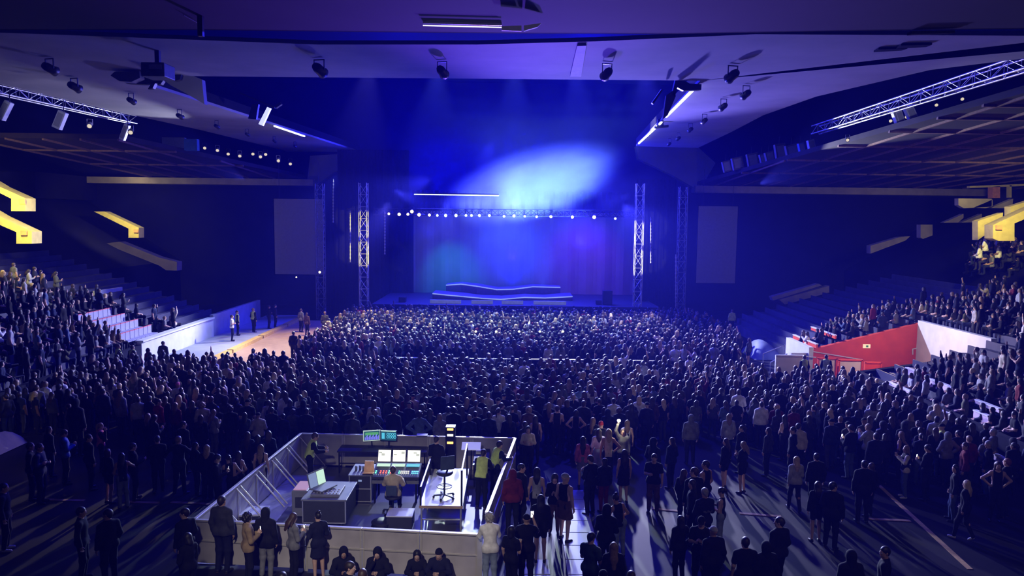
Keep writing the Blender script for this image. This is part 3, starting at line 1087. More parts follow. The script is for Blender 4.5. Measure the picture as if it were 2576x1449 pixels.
# ---- floor markings
b = MB()
p0, p1 = at_z(2212, 1222), at_z(2440, 1432)
b.prism([p0 + Vector((-.06, 0, 0)), p0 + Vector((.06, 0, 0)), p1 + Vector((.07, 0, 0)), p1 + Vector((-.07, 0, 0))], (0, 0, .012))
struct(b, 'floor_marking_yellow', mat('floor yellow line', (.50, .33, .14), .6, noise=.2))
b = MB()
for (xa, ya), (xb, yb) in (((2184, 1305), (2290, 1310)), ((1860, 1291), (1965, 1299)), ((1640, 1279), (1712, 1286)), ((80, 1256), (212, 1259)), ((315, 1262), (400, 1265)), ((430, 1263), (530, 1268))):
    b.beam(at_z(xa, ya, .008), at_z(xb, yb, .008), .13, .016)
struct(b, 'floor_marking_tan', M_TAN)
# jointed floor plates, coloured pale for the back light on this strip
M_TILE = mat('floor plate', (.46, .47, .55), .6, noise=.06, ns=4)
g0 = at_z(1436, 1449)
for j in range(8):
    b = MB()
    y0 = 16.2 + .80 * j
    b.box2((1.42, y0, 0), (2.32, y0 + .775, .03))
    tag(b.build('floor_plate', M_TILE, bevel=.008), 'floor plate coloured pale as back-lit floor among the standing people', 'floor plate', 'pale floor plates of the central path')
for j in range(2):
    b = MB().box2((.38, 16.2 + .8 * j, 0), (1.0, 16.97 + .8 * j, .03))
    tag(b.build('floor_plate', M_TILE, bevel=.008), 'floor plate coloured pale as back-lit floor beside the bare-legged long-haired person', 'floor plate', 'pale floor plates near the barrier corner')
# tan sheet over something low at the left edge
t0 = at_z(50, 1130)
b = MB()
n = 14
vs, fs = [], []
for i in range(n + 1):
    for j in range(n + 1):
        u, v = i / n, j / n
        x = -20.3 + 2.4 * u
        y = 24.6 + 2.2 * v
        z = .02 + (.62 + .10 * math.sin(5 * u + 2 * v) + .05 * math.sin(11 * v + 3 * u)) * min(1, 5 * min(u, 1 - u, v, 1 - v)) * (.7 + .5 * u)
        vs.append((x, y, z))
fs = [(i * (n + 1) + j, (i + 1) * (n + 1) + j, (i + 1) * (n + 1) + j + 1, i * (n + 1) + j + 1) for i in range(n) for j in range(n)]
b.add(vs, fs, 0, True)
tag(b.build('dust_sheet', mat('sheet tan', (.50, .42, .28), .9, noise=.15, ns=2, bump=.3)), 'tan dust sheet draped over a low heap near the left stand', 'sheet')
# ------------------------------------------------------------------ stage
YS = 58.0
b = MB()
sx0, sx1 = at_y(935, 760, YS).x, at_y(1660, 760, YS).x
e = thing('stage', 'wide dark stage platform behind the crowd, below the row of lamps', 'stage', ((sx0 + sx1) / 2, 63, 0))
b.box2((sx0, YS, 1.45), (sx1, 68, 1.65))
b.build('deck', mat('stage deck', (.05, .05, .07), .5, noise=.1), e, e.location)
b = MB().box2((sx0, YS + .05, 0), (sx1, YS + .15, 1.45))
b.build('skirt', M_BLACK, e, e.location)
M_RISER = mat('riser front', (.20, .17, .30), .6, noise=.1)
M_EDGE = mat('riser edge', (.72, .8, .9), .5, noise=.05, emit=(.45, .6, 1.0), es=.5)  # emission put into the edge for the light it catches
RIS = (('back', 65.0, 66.8, [(1122, 716), (1160, 713), (1200, 717), (1250, 726), (1290, 725), (1340, 719), (1410, 722)]),
       ('middle', 62.4, 65.0, [(1088, 737), (1120, 740), (1170, 743), (1215, 748), (1260, 750), (1320, 745), (1370, 748), (1440, 744)]),
       ('front', 59.6, 62.4, [(1078, 765), (1120, 768), (1165, 770), (1210, 768), (1260, 772), (1320, 768), (1380, 770), (1432, 767)]))
for nm, Yf, Yb, pts in RIS:
    P = [at_y(x, y, Yf) for x, y in pts]
    P = [Vector((p.x, Yf - .5 * math.sin(PI * i / (len(P) - 1)) + .18 * math.sin(2.4 * i), p.z)) for i, p in enumerate(P)]
    c = P[len(P) // 2]
    e = thing('stage_riser', 'curved wavy stage riser with a pale lit edge, ' + nm + ' one of the three steps', 'riser', (c.x, Yf, 1.65))
    b, g = MB(), MB()
    for p, q in zip(P[:-1], P[1:]):
        b.add([(p.x, p.y, 1.65), (q.x, q.y, 1.65), q, p, (p.x, Yb, p.z), (q.x, Yb, q.z)], [(0, 1, 2, 3), (3, 2, 5, 4)])
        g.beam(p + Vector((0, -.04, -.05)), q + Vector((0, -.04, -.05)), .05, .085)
    b.add([(P[0].x, P[0].y, 1.65), P[0], (P[0].x, Yb, P[0].z), (P[0].x, Yb, 1.65)], [(0, 1, 2, 3)])
    b.add([(P[-1].x, P[-1].y, 1.65), P[-1], (P[-1].x, Yb, P[-1].z), (P[-1].x, Yb, 1.65)], [(0, 1, 2, 3)])
    b.build('riser_body', M_RISER, e, e.location)
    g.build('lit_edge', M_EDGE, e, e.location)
# pale low panels along the front of the risers
for i, (xa, xb) in enumerate(((1082, 1160), (1186, 1240), (1262, 1316), (1342, 1424))):
    p, q = at_y(xa, 764, 59.0), at_y(xb, 770, 59.0)
    b = MB().box2((p.x, 58.9, 1.66), (q.x, 59.0, 1.95))
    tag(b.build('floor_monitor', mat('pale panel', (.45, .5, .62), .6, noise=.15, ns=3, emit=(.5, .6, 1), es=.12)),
        ('leftmost', 'second from left', 'third from left', 'rightmost')[i] + ' low pale panel on the front edge of the stage', 'panel')
for i, (x0, x1, y0, y1) in enumerate(((1517, 1541, 732, 772), (1500, 1514, 756, 774), (1003, 1020, 748, 760))):
    p, q = at_y(x0, y1, 59.4), at_y(x1, y0, 59.4)
    e = thing('speaker_cabinet', ('tall dark speaker cabinet on the right of the stage risers', 'small dark speaker cabinet next to the tall one on stage', 'low grey speaker cabinet on the left of the stage')[i], 'speaker', ((p.x + q.x) / 2, 59.7, 1.65))
    MB().box2((p.x, 59.4, 1.65), (q.x, 60.1, q.z)).build('cabinet', M_PLAST, e, e.location, .02)
    MB().box2((p.x + .05, 59.36, 1.72), (q.x - .05, 59.4, q.z - .06)).build('grille', mat('speaker grille', (.04, .04, .05), .6, noise=.3, ns=60), e, e.location)
# backdrop cloth and black masking
M_DROP = mat('backdrop cloth', (.50, .50, .55), .95, spec=.05, noise=.10, ns=.35)
p, q = at_y(1036, 760, 67.6), at_y(1600, 522, 67.6)
b = MB()
n = 60
for i in range(n):
    xa, xb = p.x + (q.x - p.x) * i / n, p.x + (q.x - p.x) * (i + 1) / n
    ya, yb = 67.6 + .07 * math.sin(i * 1.3), 67.6 + .07 * math.sin((i + 1) * 1.3)
    b.add([(xa, ya, 1.6), (xb, yb, 1.6), (xb, yb, 10.4), (xa, ya, 10.4)], [(0, 1, 2, 3)], 0, True)
tag(b.build('stage_backdrop', M_DROP), 'large cloth backdrop washed in blue and violet light behind the stage', 'backdrop', None, 'thing')


def drape(x0, x1, y0, y1, Y, label):
    p, q = at_y(x0, y1, Y), at_y(x1, y0, Y)
    b = MB()
    n = max(6, int((q.x - p.x) * 6))
    for i in range(n):
        xa, xb = p.x + (q.x - p.x) * i / n, p.x + (q.x - p.x) * (i + 1) / n
        ya, yb = Y + .08 * math.sin(i * 1.9), Y + .08 * math.sin((i + 1) * 1.9)
        b.add([(xa, ya, p.z), (xb, yb, p.z), (xb, yb, q.z), (xa, ya, q.z)], [(0, 1, 2, 3)], 0, True)
        b.add([(xa, ya + .05, p.z), (xb, yb + .05, p.z), (xb, yb + .05, q.z), (xa, ya + .05, q.z)], [(3, 2, 1, 0)], 0, True)
    return tag(b.build('masking_drape', M_BLACK), label, 'drape')


drape(833, 905, 452, 792, 62.5, 'tall black masking drape left of the stage opening')
drape(1592, 1702, 452, 792, 62.5, 'tall black masking drape right of the stage opening')
drape(850, 1028, 378, 528, 60.5, 'black overhead masking drape above the left of the stage')
drape(1028, 1690, 486, 530, 66.5, 'long narrow black border drape above the backdrop')

drape(925, 1040, 522, 780, 66.8, 'dark curtain between the yellow-lit tower and the coloured backdrop')
# side screens
M_SCR = mat('screen fabric', (.36, .35, .40), .85, noise=.05)
for i, (x0, x1, y0, y1) in enumerate(((690, 816, 499, 692), (1748, 1859, 517, 714))):
    p, q = at_y(x0, y1, 63), at_y(x1, y0, 63)
    e = thing('side_screen', 'tall unlit grey projection screen on the ' + ('left' if i == 0 else 'right') + ' of the stage', 'screen', ((p.x + q.x) / 2, 63, p.z))
    MB().box2((p.x + .06, 63, p.z + .06), (q.x - .06, 63.03, q.z - .06)).build('screen_fabric', M_SCR, e, e.location)
    f = MB()
    f.box2((p.x, 62.97, p.z), (q.x, 63.07, p.z + .08)).box2((p.x, 62.97, q.z - .08), (q.x, 63.07, q.z))
    f.box2((p.x, 62.97, p.z), (p.x + .08, 63.07, q.z)).box2((q.x - .08, 62.97, p.z), (q.x, 63.07, q.z))
    f.build('frame', M_BLACK, e, e.location)
    g = MB()
    for x in (p.x + .5, q.x - .5):
        g.tube((x, 63.1, q.z), (x, 63.1, q.z + 3.0), .015, n=6)
    g.build('hanging_wire', M_DARKM, e, e.location)


# ---- trusses
def truss(name, label, a, b_, w, nseg, m_, r=.035, group=None, up=(0, 0, 1), cat='truss', lace=.6):
    a, b_ = Vector(a), Vector(b_)
    d = (b_ - a).normalized()
    u = Vector((1, 0, 0)) if abs(d.z) > .9 else Vector(up)
    x = d.cross(u).normalized()
    z = x.cross(d)
    e = thing(name, label, cat, a, 0, group)
    cs = [x * sx * w / 2 + z * sz * w / 2 for sx, sz in ((-1, -1), (1, -1), (1, 1), (-1, 1))]
    for c in cs:
        MB().tube(a + c, b_ + c, r, n=8).build('chord', m_, e, a)
    g = MB()
    for i in range(nseg):
        p, q = a.lerp(b_, i / nseg), a.lerp(b_, (i + 1) / nseg)
        for k in range(4):
            c0, c1 = cs[k], cs[(k + 1) % 4]
            g.tube(p + c0, p + c1, r * lace, n=5)
            g.tube(p + (c0 if i % 2 else c1), q + (c1 if i % 2 else c0), r * lace, n=5)
    g.build('lacing', m_, e, a)
    return e


def vtruss(x, y0, y1, Y, w, label, nseg, m_=M_ALU, tilt=0):
    p, q = at_y(x + tilt, y1, Y), at_y(x, y0, Y)
    return truss('truss_tower', label, (p.x, Y, 0 if y1 > 760 else p.z), (p.x if not tilt else q.x, Y, q.z), w, nseg, m_)


vtruss(916, 460, 785, 58.6, .62, 'aluminium truss tower lit yellow at the left edge of the stage', 12)
vtruss(1602, 462, 785, 58.6, .60, 'aluminium truss tower lit white at the right edge of the stage', 12)
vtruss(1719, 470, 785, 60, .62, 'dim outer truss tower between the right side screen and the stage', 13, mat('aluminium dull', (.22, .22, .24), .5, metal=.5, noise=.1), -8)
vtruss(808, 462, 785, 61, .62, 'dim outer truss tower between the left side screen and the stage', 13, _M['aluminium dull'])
e = truss('lighting_truss', 'dark horizontal truss carrying the row of lamps over the stage', at_y(940, 532, 60), at_y(1600, 538, 60), .5, 40, M_DARKM)
for i, (x, y0, y1) in enumerate(((881, 530, 660), (1637, 545, 662), (968, 530, 640), (1700, 640, 780), (838, 450, 560))):
    p, q = at_y(x, y1, 59.2), at_y(x, y0, 59.2)
    b = MB().tube(p, q, .035, n=6)
    for j in range(14):
        b.tube(p.lerp(q, j / 14), p.lerp(q, j / 14) + Vector((0, 0, .12)), .055, n=6)
    tag(b.build('hanging_chain', M_ALU), ('pale hoist chain just left of the yellow-lit truss tower', 'pale hoist chain just right of the white-lit truss tower', 'thin hoist chain right of the yellow-lit truss tower', 'short chain beside the dim right truss tower', 'short chain above the left masking drape')[i], 'chain')


def fixture(name, label, loc, aim, s, cat, lens, body=M_DARKM, group=None, drop=None):
    """Lantern: can, yoke, lens; s is the can length."""
    loc, aim = Vector(loc), Vector(aim).normalized()
    e = thing(name, label, cat, loc, 0, group)
    q = aim.to_track_quat('Z', 'Y').to_matrix()
    b = MB()
    b.lathe([(0, -s * .5), (s * .22, -s * .5), (s * .30, -s * .25), (s * .30, s * .2), (s * .36, s * .5), (s * .33, s * .5), (s * .30, s * .42), (0, s * .42)], (0, 0, 0), 14, 0, q)
    b.build('can', body, e)
    MB().lathe([(0, s * .43), (s * .29, s * .43), (s * .29, s * .46), (0, s * .46)], (0, 0, 0), 14, 0, q).build('lens', lens, e)
    sd = q @ Vector((1, 0, 0))
    b = MB()
    h = drop or s * .8
    b.beam(sd * s * .34, sd * s * .34 + Vector((0, 0, h)), s * .10, s * .05)
    b.beam(sd * -s * .34, sd * -s * .34 + Vector((0, 0, h)), s * .10, s * .05)
    b.beam(sd * -s * .36 + Vector((0, 0, h)), sd * s * .36 + Vector((0, 0, h)), s * .10, s * .06)
    b.build('yoke', body, e)
    return e


LAMPS = [(978, 537, 1, 'w'), (1004, 538, 2, 'w'), (1026, 538, 1.3, 'w'), (1036, 531, 2.2, 'w'), (1054, 539, 2.2, 'w'), (1080, 540, 1.4, 'w'), (1100, 541, 1.2, 'c'), (1121, 541, 2.0, 'c'), (1147, 541, 2.0, 'c'),
         (1172, 541, 1.2, 'c'), (1186, 541, 1.3, 'c'), (1206, 541, 1.5, 'c'), (1231, 541, 1.5, 'c'), (1268, 543, 1.4, 'c'), (1293, 542, 1.8, 'c'), (1320, 543, 1.1, 'c'), (1350, 544, 1.0, 'c'), (1386, 544, 1.6, 'c'), (1440, 545, 1.5, 'w'), (1495, 545, 2.4, 'w'), (1548, 549, 1.2, 'c')]
ORD = ['first', 'second', 'third', 'fourth', 'fifth', 'sixth', 'seventh', 'eighth', 'ninth', 'tenth', 'eleventh', 'twelfth', 'thirteenth', 'fourteenth', 'fifteenth', 'sixteenth', 'seventeenth', 'eighteenth', 'nineteenth', 'twentieth',
       'twenty-first', 'twenty-second', 'twenty-third', 'twenty-fourth', 'twenty-fifth', 'twenty-sixth', 'twenty-seventh', 'twenty-eighth', 'twenty-ninth', 'thirtieth']
ORD += ['thirty-' + o for o in ORD[:9]] + ['fortieth'] + ['forty-' + o for o in ORD[:9]] + ['fiftieth']
for i, (x, y, s, k) in enumerate(LAMPS):
    p = at_y(x, y, 59.5)
    fixture('stage_lamp', '%s stage lamp %s from the left in the row over the stage' % ({'w': 'warm yellow', 'c': 'cool blue-white'}[k], ORD[i]), p, (-p.x * .02, -1, -.22), .22 + .10 * s, 'lamp', M_LAMPW if k == 'w' else M_LAMPC, group='stage lamps on the lighting truss')
for i, (x, y) in enumerate(((805, 684), (746, 697), (1740, 783))):
    p = at_y(x, y, 58)
    fixture('work_light', ('small bright work light below the left side screen', 'dim cream work light under the left side screen', 'work light low beside the right truss tower')[i], p, (.1, -1, -.1), .30 if i != 1 else .2, 'lamp', M_LAMPW if i == 0 else mat('lamp dim', (.9, .85, .7), .5, emit=(1, .85, .5), es=3))
# bright bar of light above the lamps
p, q = at_y(1042, 489, 59.6), at_y(1255, 492, 59.6)
e = thing('light_bar', 'long glowing white light bar above the row of stage lamps', 'light', p)
MB().beam(p, q, .10, .07).build('tube', mat('bar glow', (.9, .95, .9), .5, emit=(.80, .95, .90), es=2.4), e, p)
MB().beam(p + Vector((0, .1, .1)), q + Vector((0, .1, .1)), .14, .08).build('housing', M_DARKM, e, p)
# crowd barrier lights in the middle of the crowd
# ---- long side trusses with their hanging gear
ra, rb = at_z(2600, 152, 14.4), at_z(2052, 327, 14.4)
truss('ceiling_truss', 'long bright aluminium truss hanging along the right side of the ceiling', ra, rb, .50, 20, M_ALU, .05, lace=.32)
la, lb = at_z(-40, 215, 14.3), at_z(335, 301, 14.3)
truss('ceiling_truss', 'long bright aluminium truss hanging along the left side of the ceiling', la, lb, .46, 14, M_ALU, .045, lace=.32)


def hangbox(name, label, pa, pb, Y, w, d, m_, cat='speaker', group=None):
    """Slim hanging cabinet from top pixel pa to bottom pixel pb."""
    a, c = at_y(*pa, Y), at_y(*pb, Y)
    e = thing(name, label, cat, a, 0, group)
    MB().beam(a, c, w, d, 0, (0, 1, 0)).build('cabinet', m_, e, a, .02)
    b = MB()
    b.tube(a + Vector((0, 0, -.03)), a + Vector((.02, 0, .55)), .02, n=6)
    b.build('bracket', M_DARKM, e, a)
    dr = (c - a)
    MB().beam(a + dr * .12 + Vector((0, -d * .52, 0)), c - dr * .12 + Vector((0, -d * .52, 0)), w * .7, .02, 0, (0, 1, 0)).build('grille', M_SCR, e, a)
    return e


M_PALE = mat('pale cabinet', (.62, .62, .70), .6, noise=.06)
for i, (pa, pb, Y, w) in enumerate((((2256, 278), (2272, 326), 40, .35), ((2284, 270), (2306, 320), 40, .45), ((2244, 277), (2258, 316), 40, .12), ((24, 256), (2, 300), 34, .30), ((160, 281), (143, 323), 37, .40), ((321, 314), (307, 352), 45, .30))):
    hangbox('hanging_speaker', ('nearer-stage one of the two pale speakers under the right truss', 'wider pale speaker under the right truss', 'slim pale plate beside the two speakers under the right truss', 'pale hanging speaker under the left truss, cut by the picture edge', 'pale hanging speaker under the middle of the left truss', 'pale hanging speaker under the far end of the left truss')[i], pa, pb, Y, w, .3, M_PALE)
for i, (x0, x1, y0, y1, m_) in enumerate(((1818, 1838, 405, 432, 0), (1842, 1868, 396, 426, 0), (1880, 1906, 386, 420, 0), (1912, 1924, 388, 414, 0), (1926, 1946, 382, 408, 0), (1951, 1975, 362, 404, 0), (1978, 2008, 364, 394, 0), (2010, 2022, 360, 388, 1), (2034, 2048, 352, 382, 2))):
    hangbox('hanging_light', ORD[i] + ' from the left of the flown boxes under the far right ceiling', ((x0 + x1) / 2 - 3, y0), ((x0 + x1) / 2 + 3, y1), 60 - i * .8, (x1 - x0) / 31, .4, [mat('grey box', (.16, .15, .20), .7, noise=.1), mat('blue box', (.10, .20, .55), .6, noise=.1), M_PALE][m_], 'light', 'flown boxes under the far right ceiling')
p, q = at_y(408, 374, 52), at_y(464, 346, 52)
e = thing('flown_panel', 'large grey flown panel with a blue end under the left coffered ceiling', 'panel', p)
MB().box2((p.x, 52, p.z), (q.x, 52.3, q.z)).build('panel', mat('grey panel', (.20, .20, .26), .7, noise=.1), e, p)
MB().box2((q.x, 51.9, p.z - .1), (q.x + .9, 52.3, q.z - .1)).build('end_panel', mat('blue panel', (.06, .16, .5), .6, noise=.1), e, p)
for i, (x, y) in enumerate(((515, 370), (547, 376), (574, 385), (603, 390), (636, 385), (655, 392), (668, 386), (700, 402), (730, 410), (226, 314), (329, 330))):
    p = at_y(x, y, 55 if i < 9 else 40)
    fixture('ceiling_lantern', '%s lantern below the left coffered ceiling' % (ORD[i] + ' leftmost small' if i < 9 else ('first', 'second')[i - 9] + ' warm glowing'), p, (.3, -.8, -.5), .38, 'lamp', mat('lens glow', (.8, .8, .7), .5, emit=(1, .85, .6), es=.7), M_SCR if i % 2 else M_DARKM, 'small lanterns under the left coffered ceiling')
for i, (x, y) in enumerate(((2132, 350), (2280, 292), (2355, 262), (2420, 247), (2350, 283), (2240, 302))):
    p = at_y(x, y, 42)
    fixture('ceiling_lantern', '%s from the left of the small lanterns below the right coffered ceiling' % ORD[i], p, (-.3, -.8, -.5), .3, 'lamp', _M['lens glow'], M_DARKM, 'small lanterns under the right coffered ceiling')

# ceiling spotlights under the main plate
CS = [(125, 172, .9, 'near the left edge of the photograph'), (187, 218, .9, 'above the left truss'), (330, 253, .7, 'third along the left ceiling band'), (452, 292, .7, 'fourth along the left ceiling band'), (545, 318, .6, 'fifth along the left ceiling band'), (622, 338, .55, 'sixth along the left ceiling band'),
      (690, 355, .5, 'seventh along the left ceiling band'), (742, 368, .5, 'eighth along the left ceiling band'), (803, 175, 1.0, 'over the left part of the opening'), (1112, 180, .9, 'over the middle of the opening'), (1527, 185, .9, 'on the pale patch right of the middle'), (1843, 190, .95, 'nearest on the right ceiling band'),
      (1877, 237, .8, 'second along the right ceiling band'), (1820, 268, .75, 'third along the right ceiling band'), (1772, 304, .7, 'fourth along the right ceiling band'), (1737, 326, .65, 'fifth along the right ceiling band'), (1707, 348, .6, 'sixth along the right ceiling band'), (1684, 362, .55, 'last along the right ceiling band')]
for x, y, s, w in CS:
    s *= .62
    p = at_z(x, y, ZC - .42)
    fixture('ceiling_spotlight', 'black ceiling spotlight ' + w, p, (-.25 if x > 1288 else .25, .9, -.25), s, 'spotlight', M_SCR, M_DARKM, None, .36)
# projector and rigging left and right of the opening
p = at_z(398, 180, ZC - .75)
e = thing('projector', 'boxy ceiling projector hanging beside the left corner of the opening', 'projector', p)
MB().box(p, (.85, .9, .5)).build('housing', mat('projector grey', (.10, .10, .11), .5), e, p, .03)
MB().box(p + Vector((.12, -.47, .08)), (.45, .04, .16)).build('vent', M_SCR, e, p)
MB().box(p + Vector((0, 0, .5)), (.16, .16, .5)).build('mount', M_DARKM, e, p)
# lit plaster upstand at the left corner of the opening
b = MB()
P0 = [at_y(x, y, 33.5) for x, y in ((405, 196), (440, 184), (466, 183), (508, 200), (514, 262), (470, 236), (430, 215))]
b.prism(P0, (0, .35, 0))
struct(b, 'trim_17', M_CONC)
b = MB()
P0 = [at_y(x, y, 31.6) for x, y in ((278, 190), (288, 180), (350, 178), (352, 196), (330, 206), (300, 204))]
b.prism(P0, (0, .4, 0))
struct(b, 'trim_18', M_CONC)


def silhouette(label, polys, Y, name='rigging_frame', m_=M_DARKM, d=.25):
    e = thing(name, label, 'rigging', at_y(*polys[0][0], Y))
    for i, pl in enumerate(polys):
        MB().prism([at_y(x, y, Y) for x, y in pl], (0, d, 0)).build(('frame_plate', 'clamp', 'hanger', 'arm', 'bracket')[i % 5], m_, e, e.location)
    return e


silhouette('dark rigging plates hanging at the left corner of the ceiling opening', [[(300, 204), (352, 196), (400, 196), (402, 208), (365, 212), (320, 210)], [(372, 224), (382, 206), (392, 206), (384, 222)], [(395, 214), (402, 200), (412, 200), (404, 212)], [(438, 204), (440, 188), (456, 186), (452, 200)]], 32.5)
e = silhouette('dark rigging frame with a bright tilted panel left of the opening', [[(604, 232), (690, 268), (690, 272), (604, 236)], [(624, 298), (634, 262), (650, 262), (644, 300)], [(690, 268), (704, 256), (708, 262), (694, 272)]], 44)
b = MB().prism([at_y(x, y, 43.6) for x, y in ((650, 312), (672, 269), (680, 272), (660, 316))], (0, .25, 0))
tag(b.build('tilted_light', mat('panel glow', (.8, .8, .9), .5, emit=(.75, .8, 1), es=.9)), 'bright tilted white panel hung left of the opening', 'light')
silhouette('black rigging bracket at the near right corner of the ceiling opening', [[(1700, 197), (1708, 196), (1735, 210), (1765, 212), (1764, 226), (1720, 228), (1704, 220), (1698, 242), (1690, 240)], [(1676, 240), (1698, 224), (1700, 242), (1680, 290), (1668, 300)], [(1640, 258), (1664, 224), (1668, 226), (1644, 262)]], 33)
silhouette('black fixture arm crossing the strip light on the right', [[(1648, 318), (1682, 314), (1682, 320), (1648, 323)], [(1655, 300), (1668, 296), (1670, 318), (1654, 318)]], 46)
# strip lights
for i, (a, c, Y, r) in enumerate((((1752, 218), (1676, 294), None, .055), ((1664, 308), (1607, 361), None, .055), ((690, 317), (766, 343), None, .05), ((1064, 64), (1262, 69), 'o', .012))):
    if Y is None:
        p, q = at_z(*a, ZC - .14), at_z(*c, ZC - .14)
    else:
        p, q = at_z(*a, 12.42), at_z(*c, 12.42)
    e = thing('strip_light', ('bright near strip light along the right edge of the opening', 'bright far strip light along the right edge of the opening', 'strip light along the left edge of the opening', 'thin strip light under the near overhang')[i], 'strip light', p)
    MB().tube(p, q, r, n=8).build('tube', M_LED if i < 3 else mat('strip light thin', (.8, .8, .8), .5, emit=(.85, .87, 1.0), es=1.6, noise=0), e, p)
    MB().beam(p + Vector((0, 0, .06)), q + Vector((0, 0, .06)), r * 2.6, .05).build('housing', M_ALU, e, p)
b = MB()
for pl in ([(1262, 66), (1312, 64), (1312, 78), (1262, 76)], [(1318, 64), (1362, 58), (1352, 68), (1330, 74), (1318, 78)]):
    b.prism([at_y(x, y, 15.3) for x, y in pl], (0, .06, 0))
tag(b.build('reflector_plate', M_PALE), 'pale folded reflector plate at the end of the strip light under the overhang', 'reflector')
b = MB().box(at_z(505, 66, 12.3), (.10, .10, .4))
b.tube(at_z(505, 62, 12.45), at_z(462, 38, 12.46), .012, n=5)
tag(b.build('ceiling_sensor', M_DARKM), 'small dark sensor with a cable under the near overhang', 'sensor')
# ceiling hatches
for i, (x0, x1, y0, y1, z) in enumerate(((2198, 2268, 118, 127, ZC), (2255, 2330, 108, 118, ZC), (2282, 2388, 76, 82, 12.5))):
    P0 = [at_z(x, y, z - .02) for x, y in ((x0, y1), (x1, y1 - 4), (x1 + 15, y0), (x0 + 12, y0 + 2))]
    b = MB().prism(P0, (0, 0, -.06))
    tag(b.build('ceiling_hatch', M_BLACK), ('dark ceiling hatch on the right, smaller one', 'dark ceiling hatch on the right, larger one with a rod', 'dark slot in the near overhang on the right')[i], 'hatch')
p = at_z(1500, 150, ZC - .08)
b = MB()
b.prism([at_z(x, y, ZC - .02) for x, y in ((1452, 112), (1475, 111), (1462, 190), (1434, 190))], (0, 0, -.05))
tag(b.build('ceiling_panel', mat('plaster strip', (.46, .45, .50), .9, noise=.1)), 'pale plaster strip across the ceiling right of the middle', 'panel')
# ------------------------------------------------------------------ fenced sound desk
FX0, FX1, FY0, FY1 = -7.55, -.62, 17.45, 25.4
M_SHEET = mat('barrier sheet', (.42, .39, .40), .38, spec=.5, noise=.18, ns=1.6)
M_RAIL = mat('barrier rail', (.72, .68, .62), .35, metal=.5, noise=.05)
BH = 1.12


def barrier(a, b_, inward, label, group, brace=True):
    """Barrier panel: sheet, top rail, posts, struts and feet on the inner side."""
    a, b_, n = Vector(a), Vector(b_), Vector(inward).normalized()
    e = thing('crowd_fence', label, 'barrier', a, 0, group)
    d = (b_ - a).normalized()
    MB().prism([a + d * .03 + Vector((0, 0, .05)), b_ - d * .03 + Vector((0, 0, .05)), b_ - d * .03 + Vector((0, 0, BH - .03)), a + d * .03 + Vector((0, 0, BH - .03))], n * .015).build('sheet', M_SHEET, e, a)
    z = Vector((0, 0, BH))
    MB().beam(a + z, b_ + z, .09, .05).build('top_rail', M_RAIL, e, a, .01)
    m_ = MB()
    for q in (a + d * .03, b_ - d * .03):
        m_.beam(q, q + z, .05, .05)
    m_.beam(a + Vector((0, 0, .62)) - n * .02, b_ + Vector((0, 0, .62)) - n * .02, .03, .035)
    m_.build('frame', M_RAIL, e, a)
    if brace:
        for q in (a + d * .12, b_ - d * .12):
            MB().tube(q + Vector((0, 0, BH - .08)), q + n * .85 + Vector((0, 0, .05)), .024, n=8).build('strut', M_RAIL, e, a)
        MB().box2(Vector(a) + n * .02, b_ + n * .9 + Vector((0, 0, .02))).build('foot_plate', M_ALU, e, a)
    return e


c0, c1, c2, c3 = [Vector((v.x, v.y, 0)) for v in (at_z(488, 1308, BH), at_z(1203, 1345, BH), at_z(1296, 1103, BH), at_z(757, 1091, BH))]
FX0, FX1, FY0, FY1 = min(c0.x, c3.x), max(c1.x, c2.x), c1.y, c2.y
for i in range(6):
    barrier(c0.lerp(c3, i / 6), c0.lerp(c3, (i + 1) / 6), (1, 0, 0), ORD[i] + ' barrier from the near corner, left side of the sound desk', 'barrier panels on the left side of the sound desk')
for i in range(5):
    barrier(c0.lerp(c1, i / 5), c0.lerp(c1, (i + 1) / 5), (0, 1, 0), ORD[i] + ' from the left of the near-side barriers of the sound desk', 'barrier panels on the near side of the sound desk', False)
for i in range(5):
    barrier(c3.lerp(c2, i / 5), c3.lerp(c2, (i + 1) / 5), (0, -1, 0), ORD[i] + ' from the left of the far-side barriers of the sound desk', 'barrier panels on the far side of the sound desk', False)
for i in (1, 2, 3, 4, 5):
    barrier(c1.lerp(c2, i / 6), c1.lerp(c2, (i + 1) / 6), (-1, 0, 0), ORD[i - 1] + ' barrier from the near end, right side of the sound desk', 'barrier panels on the right side of the sound desk', False)
# bright fronted post at the near right corner
b = MB().box2((c1.x - .02, c1.y - .06, 0), (c1.x + .10, c1.y + .06, BH + .03))
tag(b.build('fence_post', M_RAIL), 'square barrier post at the near right corner of the sound desk', 'post')

M_DESK = mat('desk black', (.03, .03, .035), .5, noise=.1)
M_DESKTOP = mat('desk top grey', (.14, .14, .16), .45, noise=.1)
M_CASE = mat('case grey', (.16, .16, .19), .5, noise=.08)
M_GLOWW = mat('screen white', (.1, .1, .1), .3, emit=(1, .97, .88), es=1.7, noise=0)
M_GLOWC = mat('screen cyan', (.1, .1, .1), .3, emit=(.10, .62, .85), es=.9, noise=0)
M_GLOWG = mat('screen pale green', (.1, .1, .1), .3, emit=(.62, .92, .74), es=.9, noise=0)
M_GLOWB = mat('screen dim blue', (.1, .1, .1), .3, emit=(.30, .40, .75), es=.6, noise=0)
M_LR, M_LG, M_LB, M_LO = [mat('led ' + n_, (.05, .05, .05), .4, emit=c, es=4, noise=0) for n_, c in (('red', (1, .08, .04)), ('green', (.1, 1, .5)), ('blue', (.1, .6, 1)), ('orange', (1, .5, .08)))]


